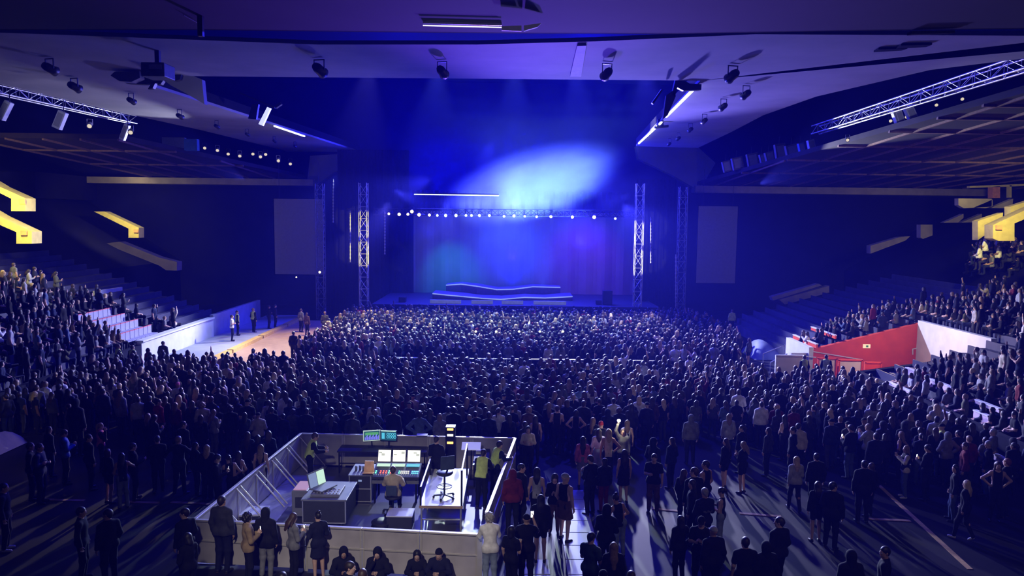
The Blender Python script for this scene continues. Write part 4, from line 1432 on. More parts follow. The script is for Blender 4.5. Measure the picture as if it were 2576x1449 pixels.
def table(name, label, x0, x1, y0, y1, h, top, legm, cat='table', lr=.025):
    e = thing(name, label, cat, ((x0 + x1) / 2, (y0 + y1) / 2, 0))
    o = e.location
    MB().box2((x0, y0, h - .045), (x1, y1, h)).build('table_top', top, e, o, .008)
    for x in (x0 + .06, x1 - .06):
        for y in (y0 + .06, y1 - .06):
            MB().tube((x, y, 0), (x, y, h - .045), lr, n=8).build('leg', legm, e, o)
    MB().beam((x0 + .06, y0 + .06, h * .45), (x1 - .06, y0 + .06, h * .45), .03, .03).build('stretcher', legm, e, o)
    return e


# laptop desk (left): black case with a sloping pale laptop
p = at_z(822, 1238, .82)
dx0, dx1, dy0, dy1 = p.x - .55, p.x + .62, p.y - .45, p.y + .9
e = thing('flight_case', 'black wheeled flight case carrying the open laptop, left in the sound desk', 'case', (p.x, p.y, 0))
o = e.location
MB().box2((dx0, dy0, .12), (dx1, dy1, .74)).build('case_body', M_DESK, e, o, .015)
MB().box2((dx0 - .04, dy0 - .04, .74), (dx1 + .04, dy1 + .04, .79)).build('lid', M_DESKTOP, e, o, .01)
f = MB()
for x in (dx0, dx1):
    f.beam((x, dy0, .12), (x, dy0, .74), .03, .03)
f.beam((dx0, dy0, .12), (dx1, dy0, .12), .03, .03)
f.build('edging', M_ALU, e, o)
for x in (dx0 + .12, dx1 - .12):
    for y in (dy0 + .12, dy1 - .12):
        MB().tube((x - .03, y, .06), (x + .03, y, .06), .06, n=10).build('caster', M_PLAST, e, o)
e = thing('mixing_surface', 'flat grey control surface under the open laptop', 'controller', (p.x, p.y, .79))
MB().box2((p.x - .38, p.y - .30, .79), (p.x + .42, p.y + .45, .87)).build('surface_body', M_CASE, e, e.location, .01)
k = MB()
for i in range(8):
    for j in range(3):
        k.box((p.x - .3 + .09 * i, p.y - .2 + .14 * j, .88), (.03, .05, .02))
k.build('fader_bank', M_SCR, e, e.location)
lp = thing('laptop', 'open laptop with a pale lit screen on the left flight case', 'laptop', (p.x - .12, p.y + .12, .90), math.radians(62))
lp.scale = (1.5, 1.5, 1.5)
MB().box((0, 0, .012), (.42, .30, .022)).build('keyboard_base', M_CASE, lp)
s = Matrix.Rotation(math.radians(-14), 3, 'X')
MB().box((0, .17, .15), (.44, .014, .29), s).build('lid', M_CASE, lp)
MB().box((-.105, .158, .15), (.19, .012, .25), s).build('screen_half', M_GLOWB, lp)
MB().box((.105, .158, .15), (.19, .012, .25), s).build('screen_half', M_GLOWG, lp)
# rack at far left with a lit top
p = at_z(762, 1222, .86)
e = thing('equipment_rack', 'narrow wheeled rack with a pink lit display on top, leftmost in the sound desk', 'rack', (p.x, p.y, 0))
MB().box2((p.x - .22, p.y - .35, .1), (p.x + .22, p.y + .4, .84)).build('rack_body', M_CASE, e, e.location, .015)
MB().box2((p.x - .18, p.y - .3, .84), (p.x + .18, p.y + .35, .87)).build('display', mat('display pink', (.1, .1, .1), .3, emit=(.65, .35, .6), es=.55, noise=0), e, e.location)
MB().box2((p.x - .12, p.y - .37, .36), (p.x + .12, p.y - .35, .66)).build('front_panel', M_DESK, e, e.location)
for x in (-.15, .15):
    for y in (-.28, .32):
        MB().tube((p.x + x - .025, p.y + y, .05), (p.x + x + .025, p.y + y, .05), .05, n=10).build('caster', M_PLAST, e, e.location)
# rack cabinet between laptop and console
p = at_z(905, 1190, .84)
e = thing('rack_cabinet', 'square black rack cabinet left of the seated operator', 'cabinet', (p.x, p.y, 0))
cx0, cx1, cy0, cy1 = at_z(875, 1203, .84).x, at_z(930, 1203, .84).x, p.y - .25, p.y + .75
MB().box2((cx0, cy0, .04), (cx1, cy1, .84)).build('cabinet_body', M_DESK, e, e.location, .01)
MB().box2((cx0 - .03, cy0 - .03, .84), (cx1 + .03, cy1, .87)).build('cabinet_top', M_DESKTOP, e, e.location)
g = MB()
for x in (cx0, cx1):
    g.beam((x, cy0, .04), (x, cy0, .84), .03, .03)
for z in (.06, .45):
    g.beam((cx0, cy0 - .01, z), (cx1, cy0 - .01, z), .02, .03)
g.build('rack_rail', M_ALU, e, e.location)
MB().box(((cx0 + cx1) / 2, cy0 - .02, .70), (.10, .02, .05)).build('indicator', M_GLOWB, e, e.location)
e = thing('chair_shell', 'peach coloured moulded seat shell standing on the rack cabinet', 'seat shell', at_z(928, 1190, .87))
MB().prism([(-.16, 0, 0), (.16, 0, 0), (.13, .08, .34), (-.13, .08, .34)], (0, .03, .0)).build('back', mat('peach plastic', (.65, .36, .20), .5), e)
MB().prism([(-.16, 0, 0), (.16, 0, 0), (.15, -.22, .05), (-.15, -.22, .05)], (0, 0, .03)).build('seat', _M['peach plastic'], e)
for i in range(3):
    b = MB().lathe([(0, 0), (.035, 0), (.04, .12), (.03, .13), (0, .13)], (0, 0, 0), 10)
    o = b.build('bottle', mat('bottle smoky', (.10, .11, .14), .2, spec=.6))
    o.location = (cx0 + .12 + .11 * i, p.y + .15 + .05 * (i % 2), .87)
    tag(o, ('left', 'middle', 'right')[i] + ' one of three small bottles on the rack cabinet', 'bottle', 'small bottles on the rack cabinet')

# mixing console with three screens
p = at_z(1000, 1190, .82)
kx0, kx1 = at_z(940, 1190, .82).x, at_z(1056, 1192, .82).x
e = thing('mixing_console', 'large lighting console with three white lit screens, in front of the seated operator', 'console', ((kx0 + kx1) / 2, p.y, 0))
o = e.location
MB().prism([(kx0, p.y - .35, .74), (kx0, p.y - .35, .82), (kx0, p.y + .45, .98), (kx0, p.y + .45, .74)], (kx1 - kx0, 0, 0)).build('console_body', M_DESK, e, o)
w3 = (kx1 - kx0 - .04) / 3
sm = Matrix.Rotation(math.radians(-22), 3, 'X')
for i in range(3):
    c = Vector((kx0 + .02 + w3 * (i + .5), p.y + .50, 1.20))
    m_ = MB().box(c, (w3 - .03, .05, .40), sm).build('screen', M_PLAST, e, o)
    MB().box(c + Vector((0, -.032, 0)), (w3 - .07, .012, .34), sm).build('display', M_GLOWW, m_, o)
    q = MB()
    for j in range(4):
        q.box(c + Vector((-.12 + .08 * j, -.042, .10 - .06 * ((i + j) % 4))), (.10, .006, .05 + .02 * (j % 2)), sm)
    q.build('window', mat('screen grey', (.1, .1, .1), .3, emit=(.62, .66, .58), es=.8, noise=0), m_, o)
    ct = Vector((kx0 + .02 + w3 * (i + .5), p.y + .30, .965))
    MB().box(ct, (w3 - .05, .16, .012), Matrix.Rotation(math.radians(11), 3, 'X')).build('touch_strip', M_GLOWG if i < 2 else M_GLOWC, e, o)
for mtl, nm, xs in ((M_LR, 'red_key', (.16, .22, .28, .38)), (M_LG, 'green_key', (.06, .34, .56)), (M_GLOWW, 'white_key', (.60, .64, .68, .72, .76)), (M_LB, 'blue_key', (.84, .88, .92, .96))):
    q = MB()
    for x in xs:
        for r_ in (0, 1):
            q.box((kx0 + (kx1 - kx0) * x, p.y - .05 - .10 * r_, .895 - .02 * r_), (.035, .035, .02))
    q.build(nm, mtl, e, o)
fd = MB()
for i in range(20):
    fd.box((kx0 + .05 + (kx1 - kx0 - .1) * i / 19, p.y - .25, .845), (.02, .06, .03))
fd.build('fader_bank', M_SCR, e, o)
for x in (kx0 + .08, kx1 - .08):
    for y in (p.y - .28, p.y + .38):
        MB().tube((x, y, 0), (x, y, .74), .03, n=8).build('leg', M_DARKM, e, o)
MB().box2((kx0, p.y - .32, .60), (kx1, p.y - .28, .70)).build('front_bar', M_DESKTOP, e, o)

# far desk with two angled monitors
p = at_z(955, 1128, .78)
table('desk', 'dark desk under the two angled monitors at the far side of the sound desk', p.x - 1.35, p.x + 1.6, p.y - .35, p.y + .5, .78, M_DESK, M_DARKM, 'desk')
for i, (x, yaw, m_) in enumerate(((-.30, -16, 0), (.27, 4, 1))):
    e = thing('monitor', ('left monitor of the far pair, green and violet graphs on screen', 'right monitor of the far pair, cyan dials on screen')[i], 'monitor', (p.x + x, p.y + .2, .78), math.radians(-yaw))
    MB().box((0, 0, .01), (.22, .16, .02)).build('base', M_PLAST, e)
    MB().box((0, .02, .12), (.04, .03, .22)).build('stem', M_PLAST, e)
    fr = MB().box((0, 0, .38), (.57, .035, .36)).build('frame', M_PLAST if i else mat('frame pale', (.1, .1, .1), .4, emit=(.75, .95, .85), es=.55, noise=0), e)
    MB().box((0, -.02, .38), (.52, .01, .31)).build('display', mat('screen deep', (.02, .03, .04), .3, emit=(.02, .10, .14), es=.8, noise=0), e)
    if i == 0:
        MB().box((0, -.027, .45), (.44, .006, .09)).build('graph', mat('graph green', (.1, .1, .1), .3, emit=(.12, .5, .18), es=.7, noise=0), e)
        q = MB()
        for j in range(14):
            q.box((-.22 + .034 * j, -.027, .29 + .02 * (j % 3)), (.022, .006, .10 + .04 * (j % 3)))
        q.build('graph', mat('graph blue', (.1, .1, .1), .3, emit=(.22, .2, .95), es=1.1, noise=0), e)
    else:
        q = MB()
        for a in range(4):
            for r_ in range(2):
                q.lathe([(.028, -.004), (.046, -.004), (.046, .004), (.028, .004), (.028, -.004)], (-.02 + .08 * a, -.028, .34 + .10 * r_), 14, 0, Matrix.Rotation(PI / 2, 3, 'X'))
        q.build('dial_graphic', M_GLOWC, e)
        MB().box((-.18, -.027, .38), (.10, .006, .2)).build('meter_graphic', M_GLOWC, e)
        MB().box((0, -.027, .548), (.5, .006, .03)).build('title_bar', M_GLOWG, e)
e = thing('office_chair', 'pale blue chair in the dark behind the seated operator', 'chair', at_z(905, 1160, 0))
MB().box((0, 0, .47), (.46, .42, .05)).build('seat', mat('blue plastic', (.22, .30, .50), .5), e, None, .02)
MB().box((.05, .22, .72), (.42, .04, .40)).build('backrest', _M['blue plastic'], e, None, .02)
for sx in (-.18, .18):
    for sy in (-.16, .16):
        MB().tube((sx, sy, 0), (sx, sy, .45), .014, n=6).build('leg', M_ALU, e)

# white lit platform on the right with rails, a drafting chair and a console
q0, q1 = at_z(1055, 1272, .73), at_z(1152, 1276, .73)
px0, px1, py0, py1 = q0.x, q1.x + .12, q0.y, 22.4
M_PT = mat('platform white', (.62, .62, .66), .45, noise=.08, ns=3)
e = thing('platform', 'white topped platform on legs on the right of the sound desk, under the drafting chair', 'platform', ((px0 + px1) / 2, (py0 + py1) / 2, 0))
o = e.location
MB().box2((px0, py0, .67), (px1, py1, .73)).build('deck', M_PT, e, o)
MB().box2((px0 - .01, py0 - .02, .665), (px1 + .01, py0, .735)).build('edge_strip', mat('wood edge', (.30, .20, .12), .6), e, o)
for x in (px0 + .05, px1 - .05):
    for y in (py0 + .05, (py0 + py1) / 2, py1 - .05):
        MB().tube((x, y, 0), (x, y, .67), .028, n=8).build('leg', M_ALU, e, o)
MB().beam((px0 + .05, py0 + .05, .33), (px1 - .05, py0 + .05, .33), .03, .03).build('stretcher', M_ALU, e, o)
for i, (x, lab) in enumerate(((px1 - .03, 'right'), (px0 + .03, 'left'))):
    e = thing('guard_rail', 'black guard rail along the ' + lab + ' side of the white platform', 'rail', (x, py0, .73))
    MB().tube((x, py0 + .03, .73), (x, py0 + .03, 1.72 if i == 0 else 1.25), .028, n=8).build('post', M_DARKM, e, e.location)
    MB().tube((x, py1 - .6, .73), (x, py1 - .6, 1.72 if i == 0 else 1.25), .028, n=8).build('post', M_DARKM, e, e.location)
    MB().beam((x, py0 + .03, 1.70 if i == 0 else 1.23), (x, py1 - .6, 1.70 if i == 0 else 1.23), .035, .03).build('top_rail', M_RAIL, e, e.location)


def swivel_chair(label, loc, h, rz, ring=True, back=True, low=0.0):
    e = thing('swivel_chair', label, 'chair', loc, rz)
    q = MB()
    for i in range(5):
        a = 2 * PI * i / 5 + .3
        d = Vector((math.cos(a), math.sin(a), 0))
        q.beam(Vector((0, 0, .10)), d * .30 + Vector((0, 0, .07)), .05, .035)
    q.build('star_base', M_PLAST, e)
    for i in range(5):
        a = 2 * PI * i / 5 + .3
        d = Vector((math.cos(a), math.sin(a), 0))
        t = Vector((-d.y, d.x, 0))
        MB().tube(d * .30 - t * .02 + Vector((0, 0, .032)), d * .30 + t * .02 + Vector((0, 0, .032)), .032, n=10).build('caster', M_PLAST, e)
    MB().tube((0, 0, .1), (0, 0, h - .05), .028, n=10).build('column', M_DARKM, e)
    if ring:
        q = MB()
        pts = [Vector((.21 * math.cos(2 * PI * i / 18), .21 * math.sin(2 * PI * i / 18), h * .45)) for i in range(19)]
        q.path(pts, .012)
        for i in (0, 6, 12):
            q.tube((0, 0, h * .45), pts[i], .009, n=6)
        q.build('foot_ring', M_DARKM, e)
    MB().lathe([(0, h - .05), (.20, h - .05), (.24, h - .01), (.24, h + .02), (.19, h + .045), (0, h + .045)], (0, 0, 0), 20).build('seat', M_PLAST, e)
    if back:
        MB().beam((0, -.12, h - .02), (0, -.27, h + .18), .05, .02).build('back_stem', M_DARKM, e)
        MB().box((0, -.27, h + .36 - low), (.40 - low, .05, .40 - low), Matrix.Rotation(math.radians(6), 3, 'X')).build('backrest', mat('chair mesh', (.035, .05, .075), .7), e, None, .02)
    return e


cp = at_z(1118, 1252, .73)
swivel_chair('tall black drafting chair standing on the white platform', (cp.x, cp.y, .73), .72, .4)
op = at_z(985, 1300, 0)
OPC = Vector((op.x, op.y + .25, 0))
swivel_chair('black swivel chair under the seated operator at the lighting console', OPC, .50, 0, False, True, .09)
# gear tower with orange lights at the far end
p = at_z(1137, 1118, .73)
e = thing('gear_tower', 'tall dark gear tower with glowing orange lights at the far end of the platform', 'equipment', (p.x, p.y - .6, 0))
MB().box2((p.x - .16, p.y - .75, 0), (p.x + .16, p.y - .4, 1.55)).build('tower_body', M_DARKM, e, e.location, .01)
for i, z in enumerate((1.48, 1.28, 1.02)):
    MB().box((p.x, p.y - .76, z), (.20, .02, .07)).build('light', M_LO if i != 1 else M_GLOWW, e, e.location)
# music stand / papers board
p = at_z(1200, 1128, 1.05)
e = thing('lectern_board', 'tilted white paper board on a stand near the far right corner of the sound desk', 'board', (p.x - .2, p.y + .2, 0))
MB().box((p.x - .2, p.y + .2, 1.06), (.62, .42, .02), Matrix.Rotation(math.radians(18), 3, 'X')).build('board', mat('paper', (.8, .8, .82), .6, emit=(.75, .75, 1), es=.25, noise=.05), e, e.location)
MB().tube((p.x - .2, p.y + .2, 0), (p.x - .2, p.y + .2, 1.04), .02, n=8).build('post', M_DARKM, e, e.location)
MB().box((p.x - .2, p.y + .2, .02), (.4, .4, .03)).build('base', M_DARKM, e, e.location)
# second desk at far right with small lights
p = at_z(1225, 1165, .75)
table('desk', 'dark desk inside the right barrier of the sound desk, cluttered with pale gear', p.x - .45, p.x + .05, p.y - .2, p.y + 1.6, .75, M_DESK, M_DARKM, 'desk')
for i, (dx, dy, sx, sy, sz, m_, lab, nm) in enumerate(((-.25, 1.0, .30, .22, .10, M_PALE, 'pale box on the desk by the right barrier, far one', 'gear_box'), (-.2, .3, .26, .3, .06, M_GLOWW, 'bright lit screen lying on the desk by the right barrier', 'tablet'), (-.22, -.05, .2, .12, .12, M_PALE, 'pale box on the desk by the right barrier, near one', 'gear_box'))):
    e = thing(nm, lab, 'tablet' if nm == 'tablet' else 'box', (p.x + dx, p.y + dy, .75))
    MB().box((0, 0, sz / 2), (sx, sy, sz)).build('body', M_CASE if nm == 'tablet' else m_, e, None, .008)
    MB().box((0, 0, sz + .003), (sx * .85, sy * .85, .006)).build('display' if nm == 'tablet' else 'lid', m_, e)
# long desk in front of platform end with lamps
for i, (x, y, sx, m_, lab) in enumerate(((1068, 1108, .5, M_ALU, 'flat grey box on the far barrier rail'), )):
    p = at_z(x, 1082, 1.14)
    e = thing('laptop', 'closed pale laptop lying on top of the far barrier', 'laptop', (p.x, c3.lerp(c2, .6).y, BH + .03))
    MB().box((0, 0, .015), (.36, .25, .02)).build('keyboard_base', M_CASE, e)
    MB().box((0, 0, .032), (.36, .25, .012)).build('lid', M_PALE, e)
# low white stage decks lying on the floor inside the left barrier
for i, (x, y, lab) in enumerate(((640, 1285, 'upper pale deck board on the floor inside the left barrier'), (612, 1322, 'lower pale deck board on the floor inside the left barrier'))):
    p = at_z(x, y, .25)
    e = thing('deck_board', lab, 'deck', (p.x, p.y, 0), .15)
    MB().box((0, 0, .24), (.75, .62, .05)).build('board', M_PT, e)
    MB().box((0, 0, .11), (.66, .54, .21)).build('base', M_DESK, e)
# box with a lit lid on the floor by the operator
p = at_z(1008, 1290, .35)
e = thing('flight_case', 'low black case with a pale lit lid beside the seated operator', 'case', (p.x, p.y, 0))
MB().box((0, 0, .17), (.7, .55, .34)).build('case_body', M_DESK, e, None, .01)
MB().box((0, 0, .355), (.72, .57, .03)).build('lid', M_PT, e)
p = at_z(930, 1335, 0)
p = at_z(958, 1322, .1)
e = thing('cable_reel', 'dark round cable reel on the floor near the front barrier', 'cable reel', (p.x, p.y + .2, 0))
MB().lathe([(0, 0), (.30, 0), (.30, .02), (.2, .03), (.2, .10), (.3, .11), (.3, .13), (0, .13)], (0, 0, 0), 20).build('drum', M_PLAST, e)
MB().lathe([(.2, .035), (.28, .04), (.285, .07), (.28, .10), (.2, .105)], (0, 0, 0), 20).build('cable', M_DARKM, e)
# pale floor under the desk
b = MB().prism([c0 + Vector((.1, .3, 0)), c1 + Vector((-.1, .2, 0)), c2 + Vector((-.1, -.1, 0)), c3 + Vector((.1, -.1, 0))], (0, 0, .012))
struct(b, 'floor_mat', mat('floor mat', (.055, .055, .075), .4, spec=.5, noise=.2, ns=1.2))
# ------------------------------------------------------------------ people and seats
def ground(x, y):
    """Height of what one stands on."""
    if x > RX and (y < VY0 - .3 or y > VY1 + .3 or x > RX + RD * 8) and y < 57:
        return RZ + RR * int((x - RX) / RD)
    if x < LX and y < 52.5:
        return LZ + LR * int((LX - x) / LD)
    if -20.55 < x < -17.6 and 34 < y < 62:
        return .16
    return 0.0


def foot(x, y, h):
    """Where a person h tall stands whose head top shows at pixel x, y."""
    z = 0.0
    for _ in range(12):
        p = at_z(x, y, z + h)
        g = ground(p.x, p.y)
        if abs(g - z) < .01:
            break
        z = z * .5 + g * .5
    g = ground(p.x, p.y)
    return Vector((p.x, p.y, g))


B, I, CH, NV = 'black', 'ink', 'charcoal', 'navy'
TR, JE = 'trousers', 'jeans'
# pixel x, pixel y of the head top, pose, facing (0 stage, 90 left, 180 camera), hair, hair colour, tops, legs, label, extras
HERO = [
 (15, 990, 'stand', 70, 'short', 'darkbrown', 'long:black', 'jeans:navy', 'slim person in black in profile, leftmost near the tan sheet'),
 (92, 968, 'stand', 15, 'short', 'brown', 'loose:grey', 'trousers:black', 'broad person in a grey hooded top standing behind the tan sheet'),
 (130, 985, 'stand', -10, 'long', 'brown', 'long:charcoal', 'trousers:black', 'brown-haired person in charcoal just right of the broad grey-topped person'),
 (172, 1016, 'stand_right', -60, 'short', 'brown', 'tee:beige', 'trousers:black', 'person with a beige short-sleeved top half hidden behind the tall hooded figure'),
 (190, 1003, 'stand', -12, 'hood', 'ink', 'coat:ink', 'trousers:black', 'tall dark hooded figure in a long coat left of centre of the sparse area', dict(h=1.92)),
 (222, 1092, 'stand_right', -40, 'short', 'black', 'long:black', 'trousers:black', 'person in black just right of the tall hooded figure'),
 (75, 1112, 'stand', -65, 'short', 'darkbrown', 'long:black', 'trousers:black', 'person in black in profile in front of the tan sheet'),
 (98, 1114, 'cross', -80, 'short', 'brown', 'long:navy', 'trousers:ink', 'person in navy with folded arms in front of the tan sheet'),
 (122, 1072, 'stand_right', -30, 'bob', 'darkbrown', 'long:charcoal', 'jeans:navy', 'bob-haired person in charcoal right of the tan sheet'),
 (160, 1080, 'phone', -50, 'short', 'darkbrown', 'loose:blue', 'trousers:black', 'person in a blue hooded top looking down beside the tall hooded figure'),
 (252, 1063, 'face', -60, 'ponytail', 'fair', 'long:black,vest:pink', 'trousers:black', 'fair-haired person with a pink vest facing right in the sparse left area'),
 (270, 1128, 'hip_right', -30, 'bob', 'brown', 'long:black', 'shorts:black', 'person in black shorts with bare legs left of the long dark-haired one'),
 (306, 1138, 'reach_right', 35, 'verylong', 'black', 'tank:navy', 'jeans:paledenim', 'person with very long black hair, bare arms and pale jeans'),
 (333, 1113, 'cup', -50, 'short', 'darkbrown', 'long:black', 'trousers:black', 'short-haired person in black holding one hand out, left of the black-sweatered man'),
 (398, 1003, 'stand_right', -30, 'short', 'darkbrown', 'long:red', 'trousers:black', 'person in a red sweater in the crowd left of the sound desk'),
 (372, 1039, 'stand', -20, 'long', 'fair', 'long:black', 'trousers:black', 'fair long-haired person in front of the red sweater, left one of two'),
 (388, 1043, 'phone', -40, 'long', 'darkbrown', 'long:ink', 'trousers:black', 'dark long-haired person in front of the red sweater, right one of two'),
 (395, 1096, 'phone', 30, 'short', 'black', 'long:black', 'trousers:black', 'person in black looking at a hand, left of the man with spread arms'),
 (448, 1096, 'arms_out', -5, 'short', 'fair', 'long:ink', 'trousers:ink', 'short fair-haired man in a dark sweater with both arms spread', dict(h=1.82)),
 (441, 1012, 'stand', -10, 'long', 'fair', 'long:maroon', 'trousers:black', 'long-haired person in a maroon top beside the red sweater'),
 (447, 961, 'stand', -10, 'beanie', 'pink', 'long:white', 'trousers:black', 'person in a bright pink beanie and white top'),
 (460, 1059, 'stand_right', -25, 'short', 'darkbrown', 'long:black', 'trousers:black', 'short-haired person in black just above the man with spread arms'),
 (491, 1112, 'stand_right', -40, 'bob', 'black', 'loose:black', 'trousers:black', 'dark bob-haired person between the man with spread arms and the blond one'),
 (505, 1043, 'stand', 0, 'long', 'brown', 'coat:black', 'trousers:black', 'long-haired person in a black coat left of the pale grey long-haired one'),
 (537, 1030, 'phone', -30, 'verylong', 'fair', 'long:lightgrey', 'jeans:grey', 'person with very long fair hair and a light grey top'),
 (520, 1118, 'stand', 5, 'long', 'blond', 'coat:black', 'wide:ink', 'blond long-haired person in a black coat seen from behind'),
 (545, 1142, 'phone', -75, 'short', 'darkbrown', 'long:black', 'trousers:black', 'person in black turned right with a phone beside the blond one', dict(ph='phone beside the blond long-haired person')),
 (583, 1143, 'lean_left', 20, 'ponytail', 'darkbrown', 'tank:black', 'trousers:black', 'person with bare shoulders bending left beside the left barrier'),
 (600, 1134, 'hip_right', -20, 'long', 'darkbrown', 'tank:ink', 'trousers:black', 'bare-armed person with one hand on the hip beside the left barrier'),
 (622, 1085, 'stand', 5, 'verylong', 'brown', 'long:charcoal', 'trousers:black', 'person with very long brown hair left of the far left barrier corner'),
 (648, 1093, 'stand', -5, 'bob', 'darkbrown', 'long:ink', 'trousers:black', 'bob-haired person in dark ink between two long-haired ones by the barrier'),
 (656, 1117, 'stand', 0, 'verylong', 'fair', 'tank:black', 'trousers:black', 'person with very long fair hair and black vest top near the barrier top'),
 (676, 1083, 'stand', -5, 'long', 'brown', 'coat:navy', 'trousers:black', 'long-haired person in a navy coat nearest the far left barrier corner'),
 (778, 1087, 'rail', -75, 'short', 'brown', 'long:black,vest:hivis', 'trousers:black', 'steward in a yellow vest in the far left corner of the sound desk'),
 (270, 1280, 'stand_left', 55, 'short', 'darkbrown', 'long:black', 'trousers:ink', 'large short-haired person facing left in the dark near floor, back of neck lit', dict(h=1.80)),
 (203, 1274, 'stand', -75, 'short', 'darkbrown', 'long:black', 'trousers:black', 'person with a thin lit profile facing right in the dark near floor'),
 (8, 1214, 'stand', -70, 'short', 'black', 'long:black', 'trousers:black', 'person in black with pale shoes cut by the left edge of the picture', dict(shoe='w')),
 (464, 1278, 'stand_left', 60, 'short', 'darkbrown', 'long:black', 'trousers:black', 'person facing left just outside the near left barrier corner'),
 (472, 1340, 'phone', 60, 'bob', 'black', 'long:black', 'trousers:black', 'dark-haired person looking down in front of the near left barrier corner'),
 (557, 1246, 'stand', -12, 'short', 'darkbrown', 'loose:charcoal', 'trousers:ink', 'tall broad man in a charcoal top watching at the near left barrier corner', dict(h=1.88)),
 (622, 1289, 'phone', -60, 'curly', 'black', 'loose:tan', 'trousers:black', 'curly-haired person in a tan top looking at a bright phone', dict(ph='bright phone in the hands of the curly-haired person')),
 (668, 1277, 'stand', -10, 'hood', 'black', 'coat:black', 'jeans:grey', 'person in a black hooded coat and grey trousers at the near barrier'),
 (737, 1290, 'phone', -50, 'long', 'brown', 'loose:grey', 'trousers:black', 'long brown-haired person in a loose grey top holding a phone', dict(ph='phone in the hands of the grey-topped long-haired person')),
 (800, 1286, 'cross', 35, 'bun', 'black', 'long:ink', 'skirt:ink', 'person with pinned-up black hair in a dark dress and belt'),
 (858, 1384, 'floor_sit', 195, 'hood', 'black', 'loose:black', 'trousers:black', 'hooded person in black sitting against the near barrier, leftmost of four', dict(sit=1)),
 (946, 1377, 'floor_chin', 180, 'hood', 'black', 'loose:black', 'trousers:black', 'hooded person in black sitting chin on hand, second of four at the near barrier', dict(sit=1)),
 (1046, 1390, 'floor_sit', 185, 'long', 'black', 'loose:black', 'trousers:black', 'long black-haired person sitting against the near barrier, third of four', dict(sit=1)),
 (1103, 1388, 'floor_sit', 175, 'beanie', 'black', 'loose:ink', 'trousers:black', 'person in a black beanie sitting against the near barrier, rightmost of four', dict(sit=1)),
 (880, 1412, 'stand_right', -60, 'short', 'darkbrown', 'long:black', 'trousers:black', 'close head with rim light before the leftmost sitting person'),
 (912, 1430, 'stand', 0, 'short', 'brown', 'long:black', 'trousers:black', 'close short-haired head just below the second sitting person'),
 (710, 1438, 'stand', 0, 'short', 'black', 'long:black', 'trousers:black', 'top of a dark head at the bottom edge below the grey-topped phone user'),
 (1212, 1132, 'rail', -15, 'short', 'darkbrown', 'long:black,vest:hivis', 'trousers:black', 'steward in a pale yellow vest, nearer of two at the right barrier'),
 (1245, 1109, 'rail', -55, 'short', 'darkbrown', 'long:navy,vest:hivis', 'trousers:black', 'steward in a pale yellow vest with an arm on the right barrier, farther of two'),
 (1290, 1181, 'stand', 10, 'hood', 'maroon', 'loose:maroon', 'trousers:black', 'person in a maroon hooded top right of the sound desk'),
 (1312, 1166, 'stand_right', -60, 'short', 'black', 'long:black', 'trousers:black', 'dark-haired person facing right beside the maroon hood'),
 (1234, 1293, 'rail', 10, 'curly', 'grey', 'long:white', 'jeans:paledenim', 'grey-haired man in a white shirt leaning at the near right barrier corner', dict(h=1.80)),
 (1320, 1060, 'stand_left', 30, 'long', 'darkbrown', 'long:charcoal', 'trousers:black', 'dark long-haired person just behind the cropped white top, right of the desk'),
 (1329, 1071, 'cross', 175, 'verylong', 'darkbrown', 'crop:cream', 'trousers:black', 'person in a cream cropped top facing the camera with folded arms'),
 (1347, 1045, 'stand', 5, 'long', 'darkbrown', 'tank:black', 'trousers:black', 'dark long-haired bare-armed person behind the cream cropped top'),
 (1381, 1012, 'stand', 5, 'verylong', 'fair', 'long:black', 'trousers:black', 'fair very-long-haired person left of the one with a hand on the face'),
 (1402, 1020, 'face', -10, 'short', 'brown', 'tank:black', 'trousers:black', 'bare-armed person with a hand to the face beyond the desk'),
 (1449, 1030, 'hips', 0, 'bob', 'black', 'tank:black', 'trousers:black', 'bob-haired person in a black vest with hands on hips, bare arms lit'),
 (1468, 1007, 'phone', -20, 'bun', 'red', 'long:charcoal', 'trousers:black', 'person with pinned-up red hair in charcoal looking down'),
 (1493, 1050, 'stand_right', -20, 'verylong', 'fair', 'coat:black', 'trousers:black', 'very long fair-haired person just left of the red cap'),
 (1512, 1059, 'stand', 0, 'beanie', 'red', 'long:black', 'trousers:black', 'person in a red beanie by the bright phone torch'),
 (1467, 1097, 'stand', -5, 'verylong', 'black', 'long:pink', 'skirt:grey', 'person with very long black hair, pink top and grey skirt'),
 (1507, 1078, 'stand', 0, 'long', 'darkbrown', 'crop:white', 'wide:paledenim', 'long-haired person in a white cropped sweater and pale wide trousers'),
 (1531, 1078, 'hip_right', 0, 'long', 'blond', 'tank:cream', 'trousers:navy', 'blond person with a bare arm on the hip beside the white cropped sweater'),
 (1578, 1056, 'stand', 0, 'long', 'fair', 'tank:white', 'trousers:black', 'person in a white sleeveless shirt with a dark mark on the back', dict(mark=1)),
 (1568, 1077, 'raise_one', 170, 'long', 'brown', 'long:grey', 'trousers:black', 'person facing the camera with the bright phone torch raised', dict(torch=1)),
 (1645, 1102, 'stand_right', -50, 'hood', 'navy', 'loose:navy', 'trousers:black', 'person in a navy hood turned right, alone right of the white sleeveless shirt'),
 (1691, 1100, 'stand_left', 35, 'long', 'darkbrown', 'long:navy', 'trousers:black', 'dark long-haired person in navy right of the navy hood'),
 (1486, 1145, 'phone', 40, 'short', 'darkbrown', 'long:ink', 'trousers:black', 'short-haired person in ink below the pink top'),
 (1521, 1152, 'stand_left', 20, 'bob', 'black', 'long:ink', 'trousers:maroon', 'bob-haired person in ink with maroon trousers below the white cropped sweater'),
 (1571, 1130, 'stand', 10, 'verylong', 'darkbrown', 'tank:black', 'dress:ink', 'person with very long dark hair in a dark dress'),
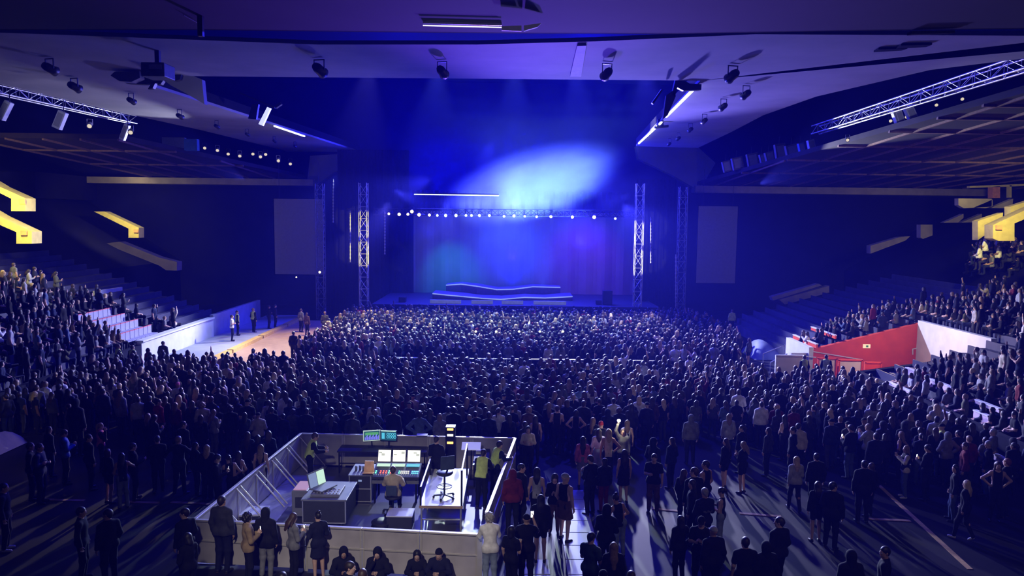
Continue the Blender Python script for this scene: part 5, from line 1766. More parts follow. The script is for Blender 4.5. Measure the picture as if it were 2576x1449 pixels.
 (1646, 1141, 'cup', 165, 'short', 'darkbrown', 'tee:black', 'jeans:brown', 'person in a black t-shirt and brown trousers facing the camera'),
 (1351, 1175, 'stand', -5, 'long', 'black', 'tank:lightgrey', 'trousers:black', 'long black-haired person in a light grey sleeveless top with a strap'),
 (1396, 1191, 'phone', 175, 'verylong', 'darkbrown', 'long:black', 'jeans:brown', 'long-haired person facing the camera right of the light grey sleeveless top'),
 (1422, 1190, 'stand_right', -40, 'cap', 'lightgrey', 'tank:black', 'skirt:brown', 'person in a pale cap with bare shoulders'),
 (1361, 1243, 'stand', 0, 'long', 'black', 'coat:black', 'shorts:black', 'long-haired person in a short black coat with bare legs on the pale plates', dict(h=1.74)),
 (1325, 1292, 'phone_high', 0, 'cap', 'black', 'tee:black', 'trousers:black', 'person in a black cap lifting a phone, right of the white shirt', dict(ph='phone held up high showing a bright picture')),
 (1287, 1322, 'cup', -35, 'bob', 'black', 'tee:black', 'trousers:black', 'person in black with a cup beside the one lifting a phone', dict(cup=1)),
 (1487, 1339, 'phone', -40, 'short', 'black', 'tee:green', 'trousers:black', 'short-haired man in a dark green t-shirt by the pale plates'),
 (1544, 1363, 'stand', 0, 'verylong', 'fair', 'coat:black', 'trousers:black', 'person with very long fair hair and black coat at the bottom'),
 (1518, 1433, 'stand', 0, 'cap', 'black', 'long:black', 'trousers:black', 'close head in a cap at the bottom edge, left one below the fair hair'),
 (1588, 1435, 'stand', 0, 'short', 'brown', 'long:black', 'trousers:black', 'close head at the bottom edge, right one below the fair hair'),
 (1562, 1241, 'lean_left', 25, 'bun', 'black', 'tank:black', 'jeans:paledenim', 'person with pinned-up hair, bare shoulders and pale jeans bending left'),
 (1527, 1270, 'phone', -20, 'hood', 'black', 'loose:black', 'trousers:black', 'dark hooded person just left of the bare-shouldered bending one'),
 (1722, 1180, 'stand_right', -30, 'long', 'brown', 'long:black', 'trousers:black', 'long-haired person in black, leftmost of the close group near the tank top man'),
 (1747, 1175, 'stand_left', 20, 'short', 'brown', 'long:black', 'trousers:black', 'short-haired person between the long-haired one and the tank top man'),
 (1776, 1158, 'stand_left', 40, 'short', 'darkbrown', 'tank:black', 'trousers:black', 'man with a flat-top haircut and black tank top', dict(h=1.80)),
 (1742, 1206, 'stand_left', 65, 'bob', 'darkbrown', 'long:ink', 'trousers:black', 'person in profile facing left in front of the tank top man'),
 (1774, 1227, 'phone', 15, 'short', 'grey', 'long:ink', 'trousers:black', 'grey-haired man in a dark sweater with faded back print', dict(h=1.80, print=1)),
 (1816, 1226, 'phone', 65, 'ponytail', 'black', 'tank:navy', 'jeans:paledenim', 'ponytailed person in a dark tank top and pale jeans in profile'),
 (1765, 1298, 'phone', 160, 'cap', 'black', 'tee:black', 'trousers:black', 'person in a black cap facing the camera, head bowed'),
 (1796, 1323, 'stand', 15, 'cap', 'lightgrey', 'coat:black', 'trousers:black', 'person in a pale cap and black coat seen from behind'),
 (1876, 1350, 'stand', 0, 'short', 'darkbrown', 'tee:black', 'trousers:black', 'bearded short-haired man in a black t-shirt at the bottom, neck lit', dict(h=1.8)),
 (1962, 1300, 'stand_left', 25, 'short', 'darkbrown', 'loose:black', 'trousers:black', 'short-haired person in a black hooded top on the bare floor', dict(h=1.82)),
 (1928, 1362, 'stand', 5, 'hood', 'black', 'coat:black', 'trousers:black', 'dark hooded figure at the bottom left of the bare floor patch'),
 (1712, 1296, 'hip_right', 20, 'long', 'black', 'long:black', 'trousers:black', 'long black-haired person left of the bowed black cap'),
 (1739, 1043, 'stand', 0, 'hood', 'grey', 'loose:grey', 'trousers:ink', 'person in a grey hood standing alone in the blue gap'),
 (1834, 1040, 'stand', 0, 'long', 'fair', 'coat:lightgrey', 'jeans:navy', 'fair long-haired person in a long light grey cardigan'),
 (1916, 1010, 'stand', 0, 'short', 'darkbrown', 'loose:white', 'trousers:black', 'short-haired person in a loose white shirt in the crowd right of centre'),
 (1867, 1069, 'stand_left', 35, 'ponytail', 'darkbrown', 'long:black', 'trousers:black', 'ponytailed person in black right of the light grey cardigan'),
 (1827, 1102, 'stand_left', 40, 'long', 'brown', 'long:black', 'shorts:black', 'long brown-haired person in black with bare legs, left of the close pair'),
 (1871, 1110, 'phone', 40, 'long', 'fair', 'long:black', 'shorts:black', 'fair-haired person with bare legs holding something bright, right of the close pair'),
 (1934, 1075, 'stand_left', 40, 'bob', 'darkbrown', 'long:charcoal', 'trousers:black', 'bob-haired person in charcoal left of the two standing close together'),
 (1975, 1043, 'reach_right', 30, 'long', 'black', 'tank:black', 'trousers:black', 'bare-shouldered dark-haired person lifting a hand, left of the bulky pair'),
 (1996, 1073, 'stand_left', 55, 'short', 'black', 'long:ink', 'trousers:black', 'dark short-haired person in profile in front of the cream shirt'),
 (2010, 1064, 'stand_right', -20, 'short', 'darkbrown', 'loose:cream', 'trousers:black', 'person in a loose cream shirt behind the dark profile'),
 (2095, 1017, 'stand', 5, 'short', 'darkbrown', 'long:black', 'jeans:denim', 'short-haired man in black and blue jeans right of the cream shirt', dict(h=1.82)),
 (2004, 1147, 'stride', 0, 'long', 'blond', 'loose:lightgrey', 'trousers:ink', 'blond long-haired person in a loose light grey sweater'),
 (2055, 1139, 'stand', 0, 'short', 'darkbrown', 'long:black', 'trousers:black', 'short-haired person in black right of the light grey sweater'),
 (2058, 1210, 'stand', 0, 'long', 'darkbrown', 'long:black', 'shorts:black', 'long dark-haired person in black by the tan floor tape'),
 (2097, 1212, 'stand_right', -40, 'short', 'black', 'coat:black', 'trousers:black', 'broad dark person just right of the long dark-haired one by the tape', dict(h=1.8)),
 (2176, 1157, 'stand', -5, 'short', 'black', 'coat:black', 'trousers:black', 'broad short-haired man in black seen from behind near the yellow line', dict(h=1.82)),
 (2193, 1164, 'stand_left', 20, 'bob', 'brown', 'long:black', 'trousers:black', 'bob-haired person close beside the broad man near the yellow line'),
 (2281, 1120, 'clap', 75, 'verylong', 'fair', 'long:cream,vest:black', 'jeans:denim', 'long fair-haired person with cream sleeves facing left beside the yellow line', dict(shoe='w')),
 (2371, 1065, 'stand_left', 50, 'cap', 'black', 'long:black,vest:hivis', 'trousers:black', 'steward in a yellow vest before the right stand'),
 (2405, 1168, 'stand_left', 60, 'bob', 'black', 'long:black', 'jeans:denim', 'dark-haired person in jeans facing left beside the hooded blond one'),
 (2433, 1207, 'stride', 40, 'long', 'blond', 'coat:black', 'trousers:black', 'blond long-haired person in a black coat striding across the yellow line', dict(shoe='w')),
 (2535, 1152, 'hips', 30, 'short', 'red', 'long:black', 'trousers:black', 'red-haired person in black at the right edge of the picture'),
 (2512, 1160, 'hips', 160, 'long', 'brown', 'tank:black', 'trousers:black', 'person with both bare arms on the hips near the right edge'),
 (2228, 1374, 'stand_left', 60, 'short', 'black', 'tee:black', 'trousers:black', 'black-haired man in a black t-shirt facing left at the bottom right', dict(h=1.78)),
 (2142, 1384, 'stand', 5, 'hood', 'black', 'coat:black', 'trousers:black', 'dark hooded figure at the bottom right, left of the man facing left'),
 (2142, 1068, 'phone', 30, 'short', 'darkbrown', 'long:black', 'jeans:denim', 'tall person in black and dark jeans with a lit left side', dict(h=1.82, ph='phone of the tall person in dark jeans')),
 (2205, 1088, 'stand', 0, 'short', 'darkbrown', 'coat:ink', 'trousers:black', 'broad man in an ink coat right of the tall jeans wearer', dict(h=1.8)),
 (2228, 1090, 'phone', -40, 'bob', 'darkbrown', 'long:black', 'trousers:black', 'dark bob-haired person at the broad ink-coated man\'s shoulder', dict(ph='lit phone of the dark bob-haired person')),
 (2268, 1084, 'hips', 40, 'long', 'fair', 'tank:black', 'trousers:black', 'fair long-haired bare-shouldered person left of the vested steward'),
 (2336, 1118, 'phone', 40, 'short', 'black', 'long:black', 'trousers:black', 'dark person with a glowing phone right of the yellow line', dict(ph='phone with a lit screen in the dark right of the yellow line')),
 (2185, 1065, 'clap', 30, 'short', 'fair', 'long:lightgrey', 'trousers:black', 'person in a light grey top drinking in the right-hand crowd'),
 (2488, 1108, 'stand_left', 50, 'beanie', 'lightgrey', 'long:black', 'jeans:blue', 'person in a pale beanie by the right stand'),
 (2430, 1112, 'stand_left', 60, 'short', 'brown', 'loose:maroon', 'trousers:black', 'person in a maroon top by the right stand'),
 (2500, 1078, 'stand_left', 40, 'short', 'grey', 'long:grey', 'trousers:black', 'grey-haired person in grey low in the right stand near the edge'),
 # stewards and others along the far sides
 (583, 792, 'cross', -70, 'short', 'darkbrown', 'tee:white', 'trousers:ink', 'person in a white t-shirt standing on the left walkway'),
 (596, 781, 'stand_right', -60, 'short', 'darkbrown', 'long:black,vest:hivis', 'trousers:black', 'steward in a green-yellow vest behind the white t-shirt on the left walkway'),
 (637, 775, 'stand_right', -30, 'short', 'fair', 'long:black,vest:hivis', 'trousers:black', 'steward in a green-yellow vest alone on the far left walkway'),
 (676, 768, 'cross', -60, 'short', 'black', 'long:black', 'trousers:black', 'dark person at the far end of the left walkway, left one of two'),
 (692, 770, 'stand', -60, 'short', 'black', 'long:ink', 'trousers:black', 'dark person at the far end of the left walkway, right one of two'),
 (410, 858, 'stand', -10, 'short', 'black', 'coat:charcoal', 'trousers:black', 'steward in a charcoal coat in front of the white stand wall'),
 (297, 866, 'stand_right', -40, 'short', 'brown', 'long:black,vest:hivis', 'trousers:black', 'steward in a green vest by the left stand, left one of two'),
 (333, 868, 'stand', -20, 'short', 'brown', 'long:black,vest:hivis', 'trousers:black', 'steward in a green vest by the left stand, right one of two'),
 (738, 833, 'stand', -10, 'short', 'black', 'long:black', 'trousers:black', 'leftmost person in black standing on the bare wooden floor'),
 (753, 842, 'stand_left', 20, 'bob', 'black', 'long:ink', 'trousers:black', 'dark bob-haired person in the small group on the wooden floor'),
 (777, 834, 'stand', -5, 'short', 'darkbrown', 'long:brown', 'trousers:black', 'person in brown in the small group on the wooden floor'),
 (757, 776, 'stand', -30, 'short', 'brown', 'long:grey', 'trousers:black', 'person in grey at the far end of the wooden floor, left one'),
 (772, 786, 'stand', -20, 'long', 'brown', 'long:brown', 'trousers:black', 'long-haired person in brown at the far end of the wooden floor'),
 (817, 783, 'stand', 0, 'short', 'fair', 'long:olive', 'trousers:black', 'person in olive at the left front corner of the crowd'),
 (1885, 850, 'stand_left', 40, 'long', 'brown', 'long:charcoal', 'shorts:black', 'bare-legged person in charcoal near the right barrier gate'),
 (1768, 852, 'stand', 0, 'short', 'brown', 'long:red', 'jeans:maroon', 'person dressed all in red in the far right crowd'),
 (1699, 868, 'stand', 0, 'short', 'darkbrown', 'tee:white', 'trousers:black', 'person in a white t-shirt in the far right crowd gap'),
 (1842, 778, 'stand', 0, 'short', 'fair', 'long:hivis', 'trousers:black', 'steward in yellow at the far right edge of the crowd'),
 (2024, 893, 'stand', 10, 'short', 'brown', 'long:black,vest:hivis', 'trousers:black', 'steward in a yellow vest by the red passage, left one of two'),
 (2080, 892, 'stand_right', -30, 'short', 'brown', 'long:black,vest:hivis', 'trousers:black', 'steward in a yellow vest by the red passage, right one of two'),
]


def spec(s):
    return [tuple(t.split(':')) for t in s.split(',')]


heroes, HELD = [], []
for row in HERO:
    x, y, pose, face, hair, hc, tops, bot, label = row[:9]
    ex = row[9] if len(row) > 9 else {}
    h = ex.get('h', 1.66 if hair in ('long', 'verylong', 'bob', 'ponytail', 'bun') else 1.75)
    top_h = {'floor_sit': .87, 'floor_chin': .87, 'seat': 1.32, 'seat_left': 1.32}.get(pose, 1.565 + .13 if pose == 'rail' else 1.715) * h / 1.7
    for mul in (1, 1.03, .97, 1.06, .94, 1.09, .91, 1.13):
        p = foot(x, y, top_h * mul)
        if ex.get('sit') or all((p.x - q[0]) ** 2 + (p.y - q[1]) ** 2 > .2 for q in heroes):
            break
    h *= mul
    if ex.get('sit'):
        fy = c0.lerp(c1, .6).y
        p = Vector((at_y(x, y, fy - .7).x, fy - .46, 0))
    w = .91 if hair in ('long', 'verylong', 'bob', 'ponytail', 'bun', 'curly') else 1.0
    b_ = tuple(bot.split(':'))
    r = person(p, math.radians(face), pose, hair, hc, spec(tops), b_, label, None, h, w, 0 if (x * 7 + y) % 5 else 1, M_SHOEW if ex.get('shoe') else None)
    heroes.append((p.x, p.y))
    for key in ('ph', 'cup', 'torch'):
        if ex.get(key):
            J = POSES[pose]
            wr, d, n_, sd = hand_frame(J, 'R')
            q = V3(0, .30, J['wrR'][2] + .075) if pose == 'phone' else wr + d * .10 + n_ * .025
            k_ = h / 1.7
            M = Matrix.Translation(p) @ Matrix.Rotation(math.radians(face), 4, 'Z') @ Matrix.Diagonal((k_ * w, k_ * w, k_, 1))
            HELD.append((key, M @ Vector(q), math.radians(face), ex[key]))
    if ex.get('mark'):
        J = POSES[pose]
        mb = MB()
        mb.box((.035, -.139, 1.16), (.03, .03, .17)).box((.035, -.139, 1.075), (.08, .03, .03)).box((.018, -.139, 1.235), (.05, .03, .03))
        mb.build('back_number', CLOTH['ink'], r)
    if ex.get('print'):
        mb = MB()
        for i in range(7):
            mb.box((-.10 + .034 * i, -.165, 1.20 - .012 * (i % 3)), (.022, .012, .035 + .012 * (i % 2)))
        mb.build('back_print', CLOTH['grey'], r)
# the two people working inside the fence
person(OPC + Vector((0, .02, 0)), 0, 'seat_desk', 'short', 'brown', [('loose', 'beige')], ('trousers', 'black'), 'operator in a beige hooded top seated at the lighting console', None, 1.78)
pp = at_z(1098, 1098, 1.75)
person((pp.x, pp.y, 0), math.radians(-20), 'phone', 'short', 'darkbrown', [('long', 'black')], ('trousers', 'black'), 'technician in black bent over gear beyond the white platform', None, 1.75)
heroes += [(OPC.x, OPC.y), (pp.x, pp.y)]
N_HERO = len(heroes)


# ---- hand-held things
def held(name, label, cat, loc, rz, parts):
    e = thing(name, label, cat, loc, rz)
    for nm, fn, m_ in parts:
        fn(MB()).build(nm, m_, e)
    return e


M_PH = mat('phone screen', (.1, .1, .1), .3, emit=(.9, .92, 1), es=2.6, noise=0)
for key, q, rz_, lab in HELD:
    if key == 'ph':
        held('phone', lab, 'phone', q, rz_, [('phone_body', lambda b: b.box((0, .008, 0), (.078, .010, .155)), M_PLAST), ('screen', lambda b: b.box((0, 0, 0), (.070, .006, .145)), M_PH)])
    elif key == 'torch':
        TORCH = q + Vector((0, -.10, .03))
        held('phone_torch', 'dazzling phone torch in the crowd right of the red beanie', 'phone', q, 0, [('phone_body', lambda b: b.box((0, .01, 0), (.08, .010, .16)), M_PLAST), ('torch', lambda b: b.lathe([(0, -.05), (.05, -.02), (.06, 0), (.05, .02), (0, .05)], (0, -.02, .04), 12), mat('torch', (1, 1, 1), .5, emit=(1, .92, .62), es=40, noise=0))])
    else:
        held('drink_cup', 'paper cup in the hand of the person in black beside the lifted phone', 'cup', q, 0, [('cup_wall', lambda b: b.lathe([(0, -.06), (.032, -.06), (.045, .06), (.040, .06), (.030, -.05)], (0, 0, 0), 14), mat('paper cup', (.62, .40, .28), .7)), ('rim', lambda b: b.lathe([(.044, .055), (.048, .06), (.044, .066), (.040, .06), (.044, .055)], (0, 0, 0), 14), M_PALE)])
for i, x in enumerate((1197, 1248, 1306, 1358, 1416)):
    p = at_y(x, 834, 44.4)
    held('barrier_lamp', '%s of five small yellow lamps in a row inside the crowd' % ('leftmost', 'second from the left', 'middle', 'second from the right', 'rightmost')[i], 'lamp', p, 0, [('bulb', lambda b: b.lathe([(0, -.07), (.06, -.03), (.07, 0), (.06, .03), (0, .07)], (0, 0, 0), 10), mat('bulb yellow', (1, 1, .8), .5, emit=(1, .95, .45), es=7, noise=0)), ('pole', lambda b: b.tube((0, .03, -.05), (0, .03, -p.z), .02, n=6), M_DARKM)])

# ---- loose seats on the left stand and pale seat rows
M_SEAT = mat('seat lavender', (.34, .34, .50), .5, noise=.1)
M_SEATR = mat('seat red edge', (.55, .12, .14), .5, noise=.1)


def seat_proto(label, group):
    e = thing('stadium_seat', label, 'seat', (0, 0, 0), 0, group)
    MB().box((0, 0, .42), (.46, .40, .05)).build('seat_pan', M_SEAT, e, None, .01)
    MB().box((0, -.20, .66), (.46, .05, .44)).build('backrest', M_SEAT, e, None, .01)
    MB().box((0, -.20, .89), (.46, .065, .045)).build('top_edge', M_SEATR, e, None, .01)
    MB().box2((-.04, -.18, 0), (.04, -.10, .42)).build('bracket', M_DARKM, e)
    return e


proto = None
for i in range(4):
    for j in range(7):
        lab = 'empty lavender seat, %s from the near end, %s empty row, left stand' % (ORD[j], ('lowest', 'second', 'third', 'highest')[i])
        if proto is None:
            proto = seat_proto(lab, 'empty seats on the left stand')
            o = proto
        else:
            o = copy_tree(proto)
            o['label'] = lab
        o.location = (LX - LD * (i + .55), 40.4 + .5 * j + .2 * i, LZ + LR * i)
        o.rotation_euler = (0, 0, -PI / 2)
RP, RN = (RX, 0, RZ + .75), (-RR / RD, 0, 1)
M_PINK = mat('row front pinkish', (.58, .46, .56), .6, noise=.1)  # seat rows coloured pale for the light on their top edges
for i, (a, c, h_) in enumerate((((2284, 925), (2336, 949), .30), ((2344, 952), (2402, 982), .30), ((2236, 962), (2292, 986), .25), ((2352, 1024), (2382, 1044), .28), ((2460, 1006), (2513, 1032), .12), ((2457, 1032), (2485, 1050), .28), ((2374, 1070), (2406, 1091), .22), ((2506, 1144), (2546, 1166), .15), ((2000, 842), (2052, 868), .22), ((2046, 822), (2098, 846), .18))):
    p, q = at_plane(*a, RP, RN), at_plane(*c, RP, RN)
    x = (p.x + q.x) / 2
    p.x = q.x = x
    z = (p.z + q.z) / 2
    e = thing('row_front', '%s of the pale seat-row fronts on the right stand, counted from the passage outwards' % ORD[i], 'row front', (x, p.y, z), 0, 'pale seat-row fronts on the right stand')
    MB().box2((x - .05, min(p.y, q.y), z - h_), (x + .05, max(p.y, q.y), z)).build('front_panel', M_PINK if i < 8 else M_RED, e, e.location)
    MB().box2((x - .08, min(p.y, q.y), z), (x + .08, max(p.y, q.y), z + .05)).build('top_strip', M_PALE, e, e.location)
for i, (a, c, X, h_) in enumerate((((0, 786), (76, 763), -27.5, .45), ((136, 852), (212, 836), -25.2, .22), ((238, 732), (308, 722), -26.5, .3), ((240, 752), (256, 748), -26.0, .35))):
    p, q = at_x(*a, X), at_x(*c, X)
    b = MB().prism([p, q, q - Vector((0, 0, h_)), p - Vector((0, 0, h_))], (-.12, 0, 0))
    struct(b, 'trim_%d' % (20 + i), M_WHITE)
b = MB()
p, q = at_z(1000, 884, 1.1), at_z(1660, 892, 1.1)
b.beam((p.x, 38.6, 1.1), (q.x, 38.6, 1.1), .06, .05)
n = 24
for i in range(n + 1):
    x = p.x + (q.x - p.x) * i / n
    b.beam((x, 38.6, 0), (x, 38.6, 1.1), .04, .04)
e = thing('crowd_barrier', 'low rail barrier splitting the standing crowd in two', 'barrier', ((p.x + q.x) / 2, 38.6, 0))
b.build('rail', M_ALU, e, e.location)
# handrails at the right gate
for i, (a, c, Y) in enumerate((((1920, 890), (1975, 868), 42), ((1938, 912), (1980, 890), 41))):
    p, q = at_y(*a, Y), at_y(*c, Y)
    e = thing('handrail', ('upper', 'lower')[i] + ' sloping handrail by the white wall at the right gate', 'rail', (p.x, Y, 0))
    MB().tube(p, q, .03, n=8).build('rail', M_ALU, e, e.location)
    for t in (0, 1):
        k = p.lerp(q, t)
        MB().tube(k, (k.x, k.y, 0), .025, n=8).build('post', M_ALU, e, e.location)
# white tarpaulin heap by the right stand
b = MB()
vs, fs = [], []
n = 12
p0 = at_z(1962, 838, .6)
for i in range(n + 1):
    for j in range(n + 1):
        u, v = i / n, j / n
        vs.append((15.0 + 2.0 * u, 45 + 3.0 * v, .05 + (1.1 + .25 * math.sin(5 * u + 3 * v)) * math.sin(PI * min(1, u * 1.05)) ** .7 * math.sin(PI * v) ** .5 if 0 < u < 1 and 0 < v < 1 else .02))
fs = [(i * (n + 1) + j, (i + 1) * (n + 1) + j, (i + 1) * (n + 1) + j + 1, i * (n + 1) + j + 1) for i in range(n) for j in range(n)]
b.add(vs, fs, 0, True)
tag(b.build('tarpaulin', mat('tarp blue grey', (.20, .24, .34), .6, noise=.2, ns=2)), 'blue-grey tarpaulin heap beside the far right stand', 'tarpaulin')

# ---- the mass: positions first
occ = {}


def free(x, y, d):
    cx, cy_ = int(math.floor(x)), int(math.floor(y))
    for i in (-1, 0, 1):
        for j in (-1, 0, 1):
            for q in occ.get((cx + i, cy_ + j), ()):
                if (q[0] - x) ** 2 + (q[1] - y) ** 2 < d * d:
                    return False
    return True


def claim(x, y):
    occ.setdefault((int(math.floor(x)), int(math.floor(y))), []).append((x, y))


for q in heroes:
    claim(*q)
cand = []        # x, y, z, seated, zone


def zone(px, py):
    if px < 790:
        return 'left of the sound desk'
    if px < 1300:
        return 'rows beyond the sound desk'
    return 'right of the sound desk'


def fill(n, x0, x1, y0, y1, d, keep):
    for _ in range(n):
        x, y = rng.uniform(x0, x1), rng.uniform(y0, y1)
        k = keep(x, y)
        if k <= 0 or rng.random() > k or not free(x, y, d):
            continue
        claim(x, y)
        px, py = pix((x, y, 1.7))
        cand.append((x, y, 0.0, False, zone(px, py)))


def interp(v, tab):
    return float(np.interp(v, [t[0] for t in tab], [t[1] for t in tab]))


# rear half of the floor crowd (nearer the camera)
def keepA(x, y):
    px, py = pix((x, y, 1.7))
    if FX0 - .6 < x < FX1 + .7 and y < FY1 + .8:
        return 0
    lim = interp(px, [(0, 1000), (200, 985), (380, 1000), (500, 1020), (640, 1040), (800, 1052), (1000, 1062), (1200, 1062), (1300, 1040), (1420, 1020), (1560, 1030), (1700, 1000), (1900, 1010), (2000, 1040), (2200, 1080), (2576, 1120)])
    if py > lim:
        return 0
    if x > RX - .75 or x < LX + .75:
        return 0
    if -20.8 < x < -17.3 and 24.0 < y < 27.4:
        return 0
    if x > 11.8 and y > 35.0:
        return 0
    return 1


fill(16000, -20.4, 16.6, 22, 36.9, .53, keepA)
# front half
def keepB(x, y):
    px, py = pix((x, y, 1.7))
    left = interp(y, [(41, -11.6), (46, -12.0), (52, -12.2), (57, -12.4)])
    right = interp(y, [(41, 12.6), (43, 13.2), (46, 14.6), (52, 14.6), (57, 14.2)])
    return 1 if left < x < right else 0


fill(14000, -13, 15.4, 39.6, 57.3, .50, keepB)
# people in front of and beside the stands
# terraces
for i in range(14):
    for sgn, X0, Z0, RI, GO, zn in ((-1, LX, LZ, LR, LD, 'on the left stand'), (1, RX, RZ, RR, RD, 'on the right stand')):
        xr = X0 + sgn * GO * (i + .5)
        y = 23.0
        while y < 56.5:
            y += rng.uniform(.5, .62)
            sits = rng.random() < (.85 if sgn > 0 else .62)
            x = xr + (sgn * .04 if sits else -sgn * .28)
            z = Z0 + RI * i
            px, py = pix((x, y, z + 1.3))
            if not -60 < px < 2640:
                continue
            if sgn < 0:
                if y > 52.3 or (i < 4 and 40.0 < y < 44.6):
                    continue
                top = interp(px, [(-60, 655), (0, 668), (100, 690), (200, 712), (300, 745), (400, 775), (500, 797), (560, 808)])
                if py < top:
                    continue
                k = .88
            else:
                if VY0 - 2.4 < y < VY1 + .9 and i < 8:
                    continue
                top = interp(px, [(1980, 850), (2040, 825), (2100, 795), (2180, 765), (2280, 745), (2400, 725), (2500, 705), (2640, 690)])
                if py < top:
                    continue
                k = .9
            if rng.random() > k or not free(x, y, .42):
                continue
            claim(x, y)
            cand.append((x, y, z, bool(sits), zn))
# dark far audience under the right yellow parapet
for i in range(46):
    px, py = rng.uniform(2452, 2576), rng.uniform(592, 650)
    Y = 46 + rng.uniform(-1, 1)
    p = at_y(px, py, Y)
    cand.append((p.x, p.y, p.z - 1.3, True, 'high on the right stand'))


def rank(c):
    px, py = pix((c[0], c[1], c[2] + .8))
    return (Vector((c[0], c[1], c[2])) - CP).length + (0 if 0 < px < 2576 and py < 1449 else 500)


cand.sort(key=rank)
N_OBJ = max(0, 298 - N_HERO)
TOPS = ['black'] * 9 + ['ink'] * 6 + ['charcoal'] * 5 + ['navy'] * 3 + ['grey'] * 2 + ['brown', 'maroon', 'white', 'lightgrey', 'cream', 'olive', 'denim']
HAIRC = ['darkbrown'] * 6 + ['black'] * 5 + ['brown'] * 4 + ['fair'] * 2 + ['blond']
HN = {'long': 'long-haired', 'short': 'short-haired', 'bob': 'bob-haired', 'ponytail': 'ponytailed', 'verylong': 'very long-haired', 'hood': 'hooded', 'cap': 'capped', 'curly': 'curly-haired'}
rows = []
for c in cand[:N_OBJ]:
    hair = rng.choice(['long', 'long', 'long', 'short', 'short', 'short', 'bob', 'ponytail', 'verylong', 'hood', 'cap', 'curly'])
    if c[3]:
        pose = rng.choice(['seat', 'seat', 'seat_left', 'seat_clap', 'seat_raise'])
    else:
        pose = rng.choice(['stand', 'stand', 'stand', 'stand_left', 'stand_right', 'cross', 'phone', 'clap', 'hips'], p=[.2, .15, .15, .15, .13, .07, .07, .05, .03])
    top = rng.choice(TOPS)
    kind = rng.choice(['long', 'tee', 'loose', 'long'])
    hc = rng.choice(HAIRC) if hair not in ('hood', 'cap') else (top if hair == 'hood' else 'black')
    base = 0.0
    if c[4] == 'on the left stand':
        base = -55
    if c[4] == 'on the right stand':
        base = 50
    rows.append([c, hair, pose, top, kind, hc, base + rng.normal(0, 14), rng.choice(['trousers:black', 'trousers:ink', 'jeans:navy', 'jeans:denim', 'trousers:charcoal'])])
cls = {}
for r in rows:
    hcn = '' if r[1] in ('hood', 'cap') else {'darkbrown': 'dark', 'black': 'black', 'brown': 'brown', 'fair': 'fair', 'blond': 'blond'}[r[5]] + ' '
    topn = {'ink': 'dark blue', 'charcoal': 'dark grey', 'lightgrey': 'light grey', 'navy': 'navy', 'denim': 'blue'}.get(r[3], r[3])
    key = (r[0][4], hcn + HN[r[1]], topn)
    cls.setdefault(key, []).append(r)
for (zn, hn, tn), rs in cls.items():
    rs.sort(key=lambda r: pix(r[0][:3])[0])
    for i, r in enumerate(rs):
        c = r[0]
        verb = 'seated' if c[3] else 'standing'
        lab = 'only %s person in %s, %s' % (hn, tn, zn) if len(rs) == 1 else '%s leftmost %s person in %s, %s' % (ORD[i], hn, tn, zn)
        person((c[0], c[1], c[2]), math.radians(r[6]), r[2], r[1], r[5], [(r[4], r[3])], tuple(r[7].split(':')), lab, 'spectators ' + zn, float(rng.uniform(1.58, 1.84)), .91 if r[1] in ('long', 'bob', 'verylong', 'ponytail') else 1.0, int(rng.choice([0, 0, 0, 1, 2])))

# ---- everyone else: one object
FV = [figure(*a) for a in (('stand', 'long', 'long'), ('stand', 'short', 'tee'), ('stand_left', 'bob', 'loose'), ('stand_right', 'long', 'tee'), ('cross', 'short', 'loose'), ('phone', 'long', 'long'), ('stand', 'verylong', 'coat'), ('stand_right', 'short', 'loose'), ('clap', 'ponytail', 'tank'), ('raise_one', 'short', 'tee'))]
FS = [figure(*a) for a in (('seat', 'long', 'long'), ('seat', 'short', 'tee'), ('seat_clap', 'long', 'loose'), ('seat_left', 'bob', 'tee'), ('seat_raise', 'short', 'long'))]
mats, mid = [], {}


def mslot(m_):
    if m_.name not in mid:
        mid[m_.name] = len(mats)
        mats.append(m_)
    return mid[m_.name]


VS, QS, MS = [], [], []
nb = 0
for c in cand[N_OBJ:]:
    px, py = pix((c[0], c[1], c[2] + 1.2))
    if not (-40 < px < 2616 and py < 1500):
        continue
    lib = FS if c[3] else FV
    k = int(rng.integers(len(lib))) if c[3] else int(rng.choice(len(FV), p=[.2, .16, .1, .12, .08, .06, .12, .1, .03, .03]))
    v, q, g = lib[k]
    base = {'on the left stand': -55, 'on the right stand': 50, 'high on the right stand': 60}.get(c[4], 0)
    a = math.radians(base + rng.normal(0, 18))
    s = rng.uniform(.93, 1.08)
    R = np.array([[math.cos(a), -math.sin(a), 0], [math.sin(a), math.cos(a), 0], [0, 0, 1]])
    VS.append((v * [s * rng.uniform(.9, 1.04), s, s]) @ R.T + np.array(c[:3]))
    QS.append(q + nb)
    nb += len(v)
    lut = np.array([mslot(SKINS[int(rng.choice([0, 0, 0, 1, 2]))]), mslot(HAIRM[rng.choice(HAIRC)]), mslot(CLOTH[rng.choice(TOPS)]), mslot(CLOTH[rng.choice(['black', 'ink', 'navy', 'charcoal'])])])
    MS.append(lut[g])
me = np_mesh('crowd', np.concatenate(VS), np.concatenate(QS), mats, np.concatenate(MS))
o = bpy.data.objects.new('crowd', me)
COL.objects.link(o)
tag(o, 'the rest of the dense audience filling the floor and both side stands', 'crowd', None, 'stuff')
print('CROWD', len(VS), 'verts', nb, 'objects', N_OBJ, 'heroes', N_HERO)
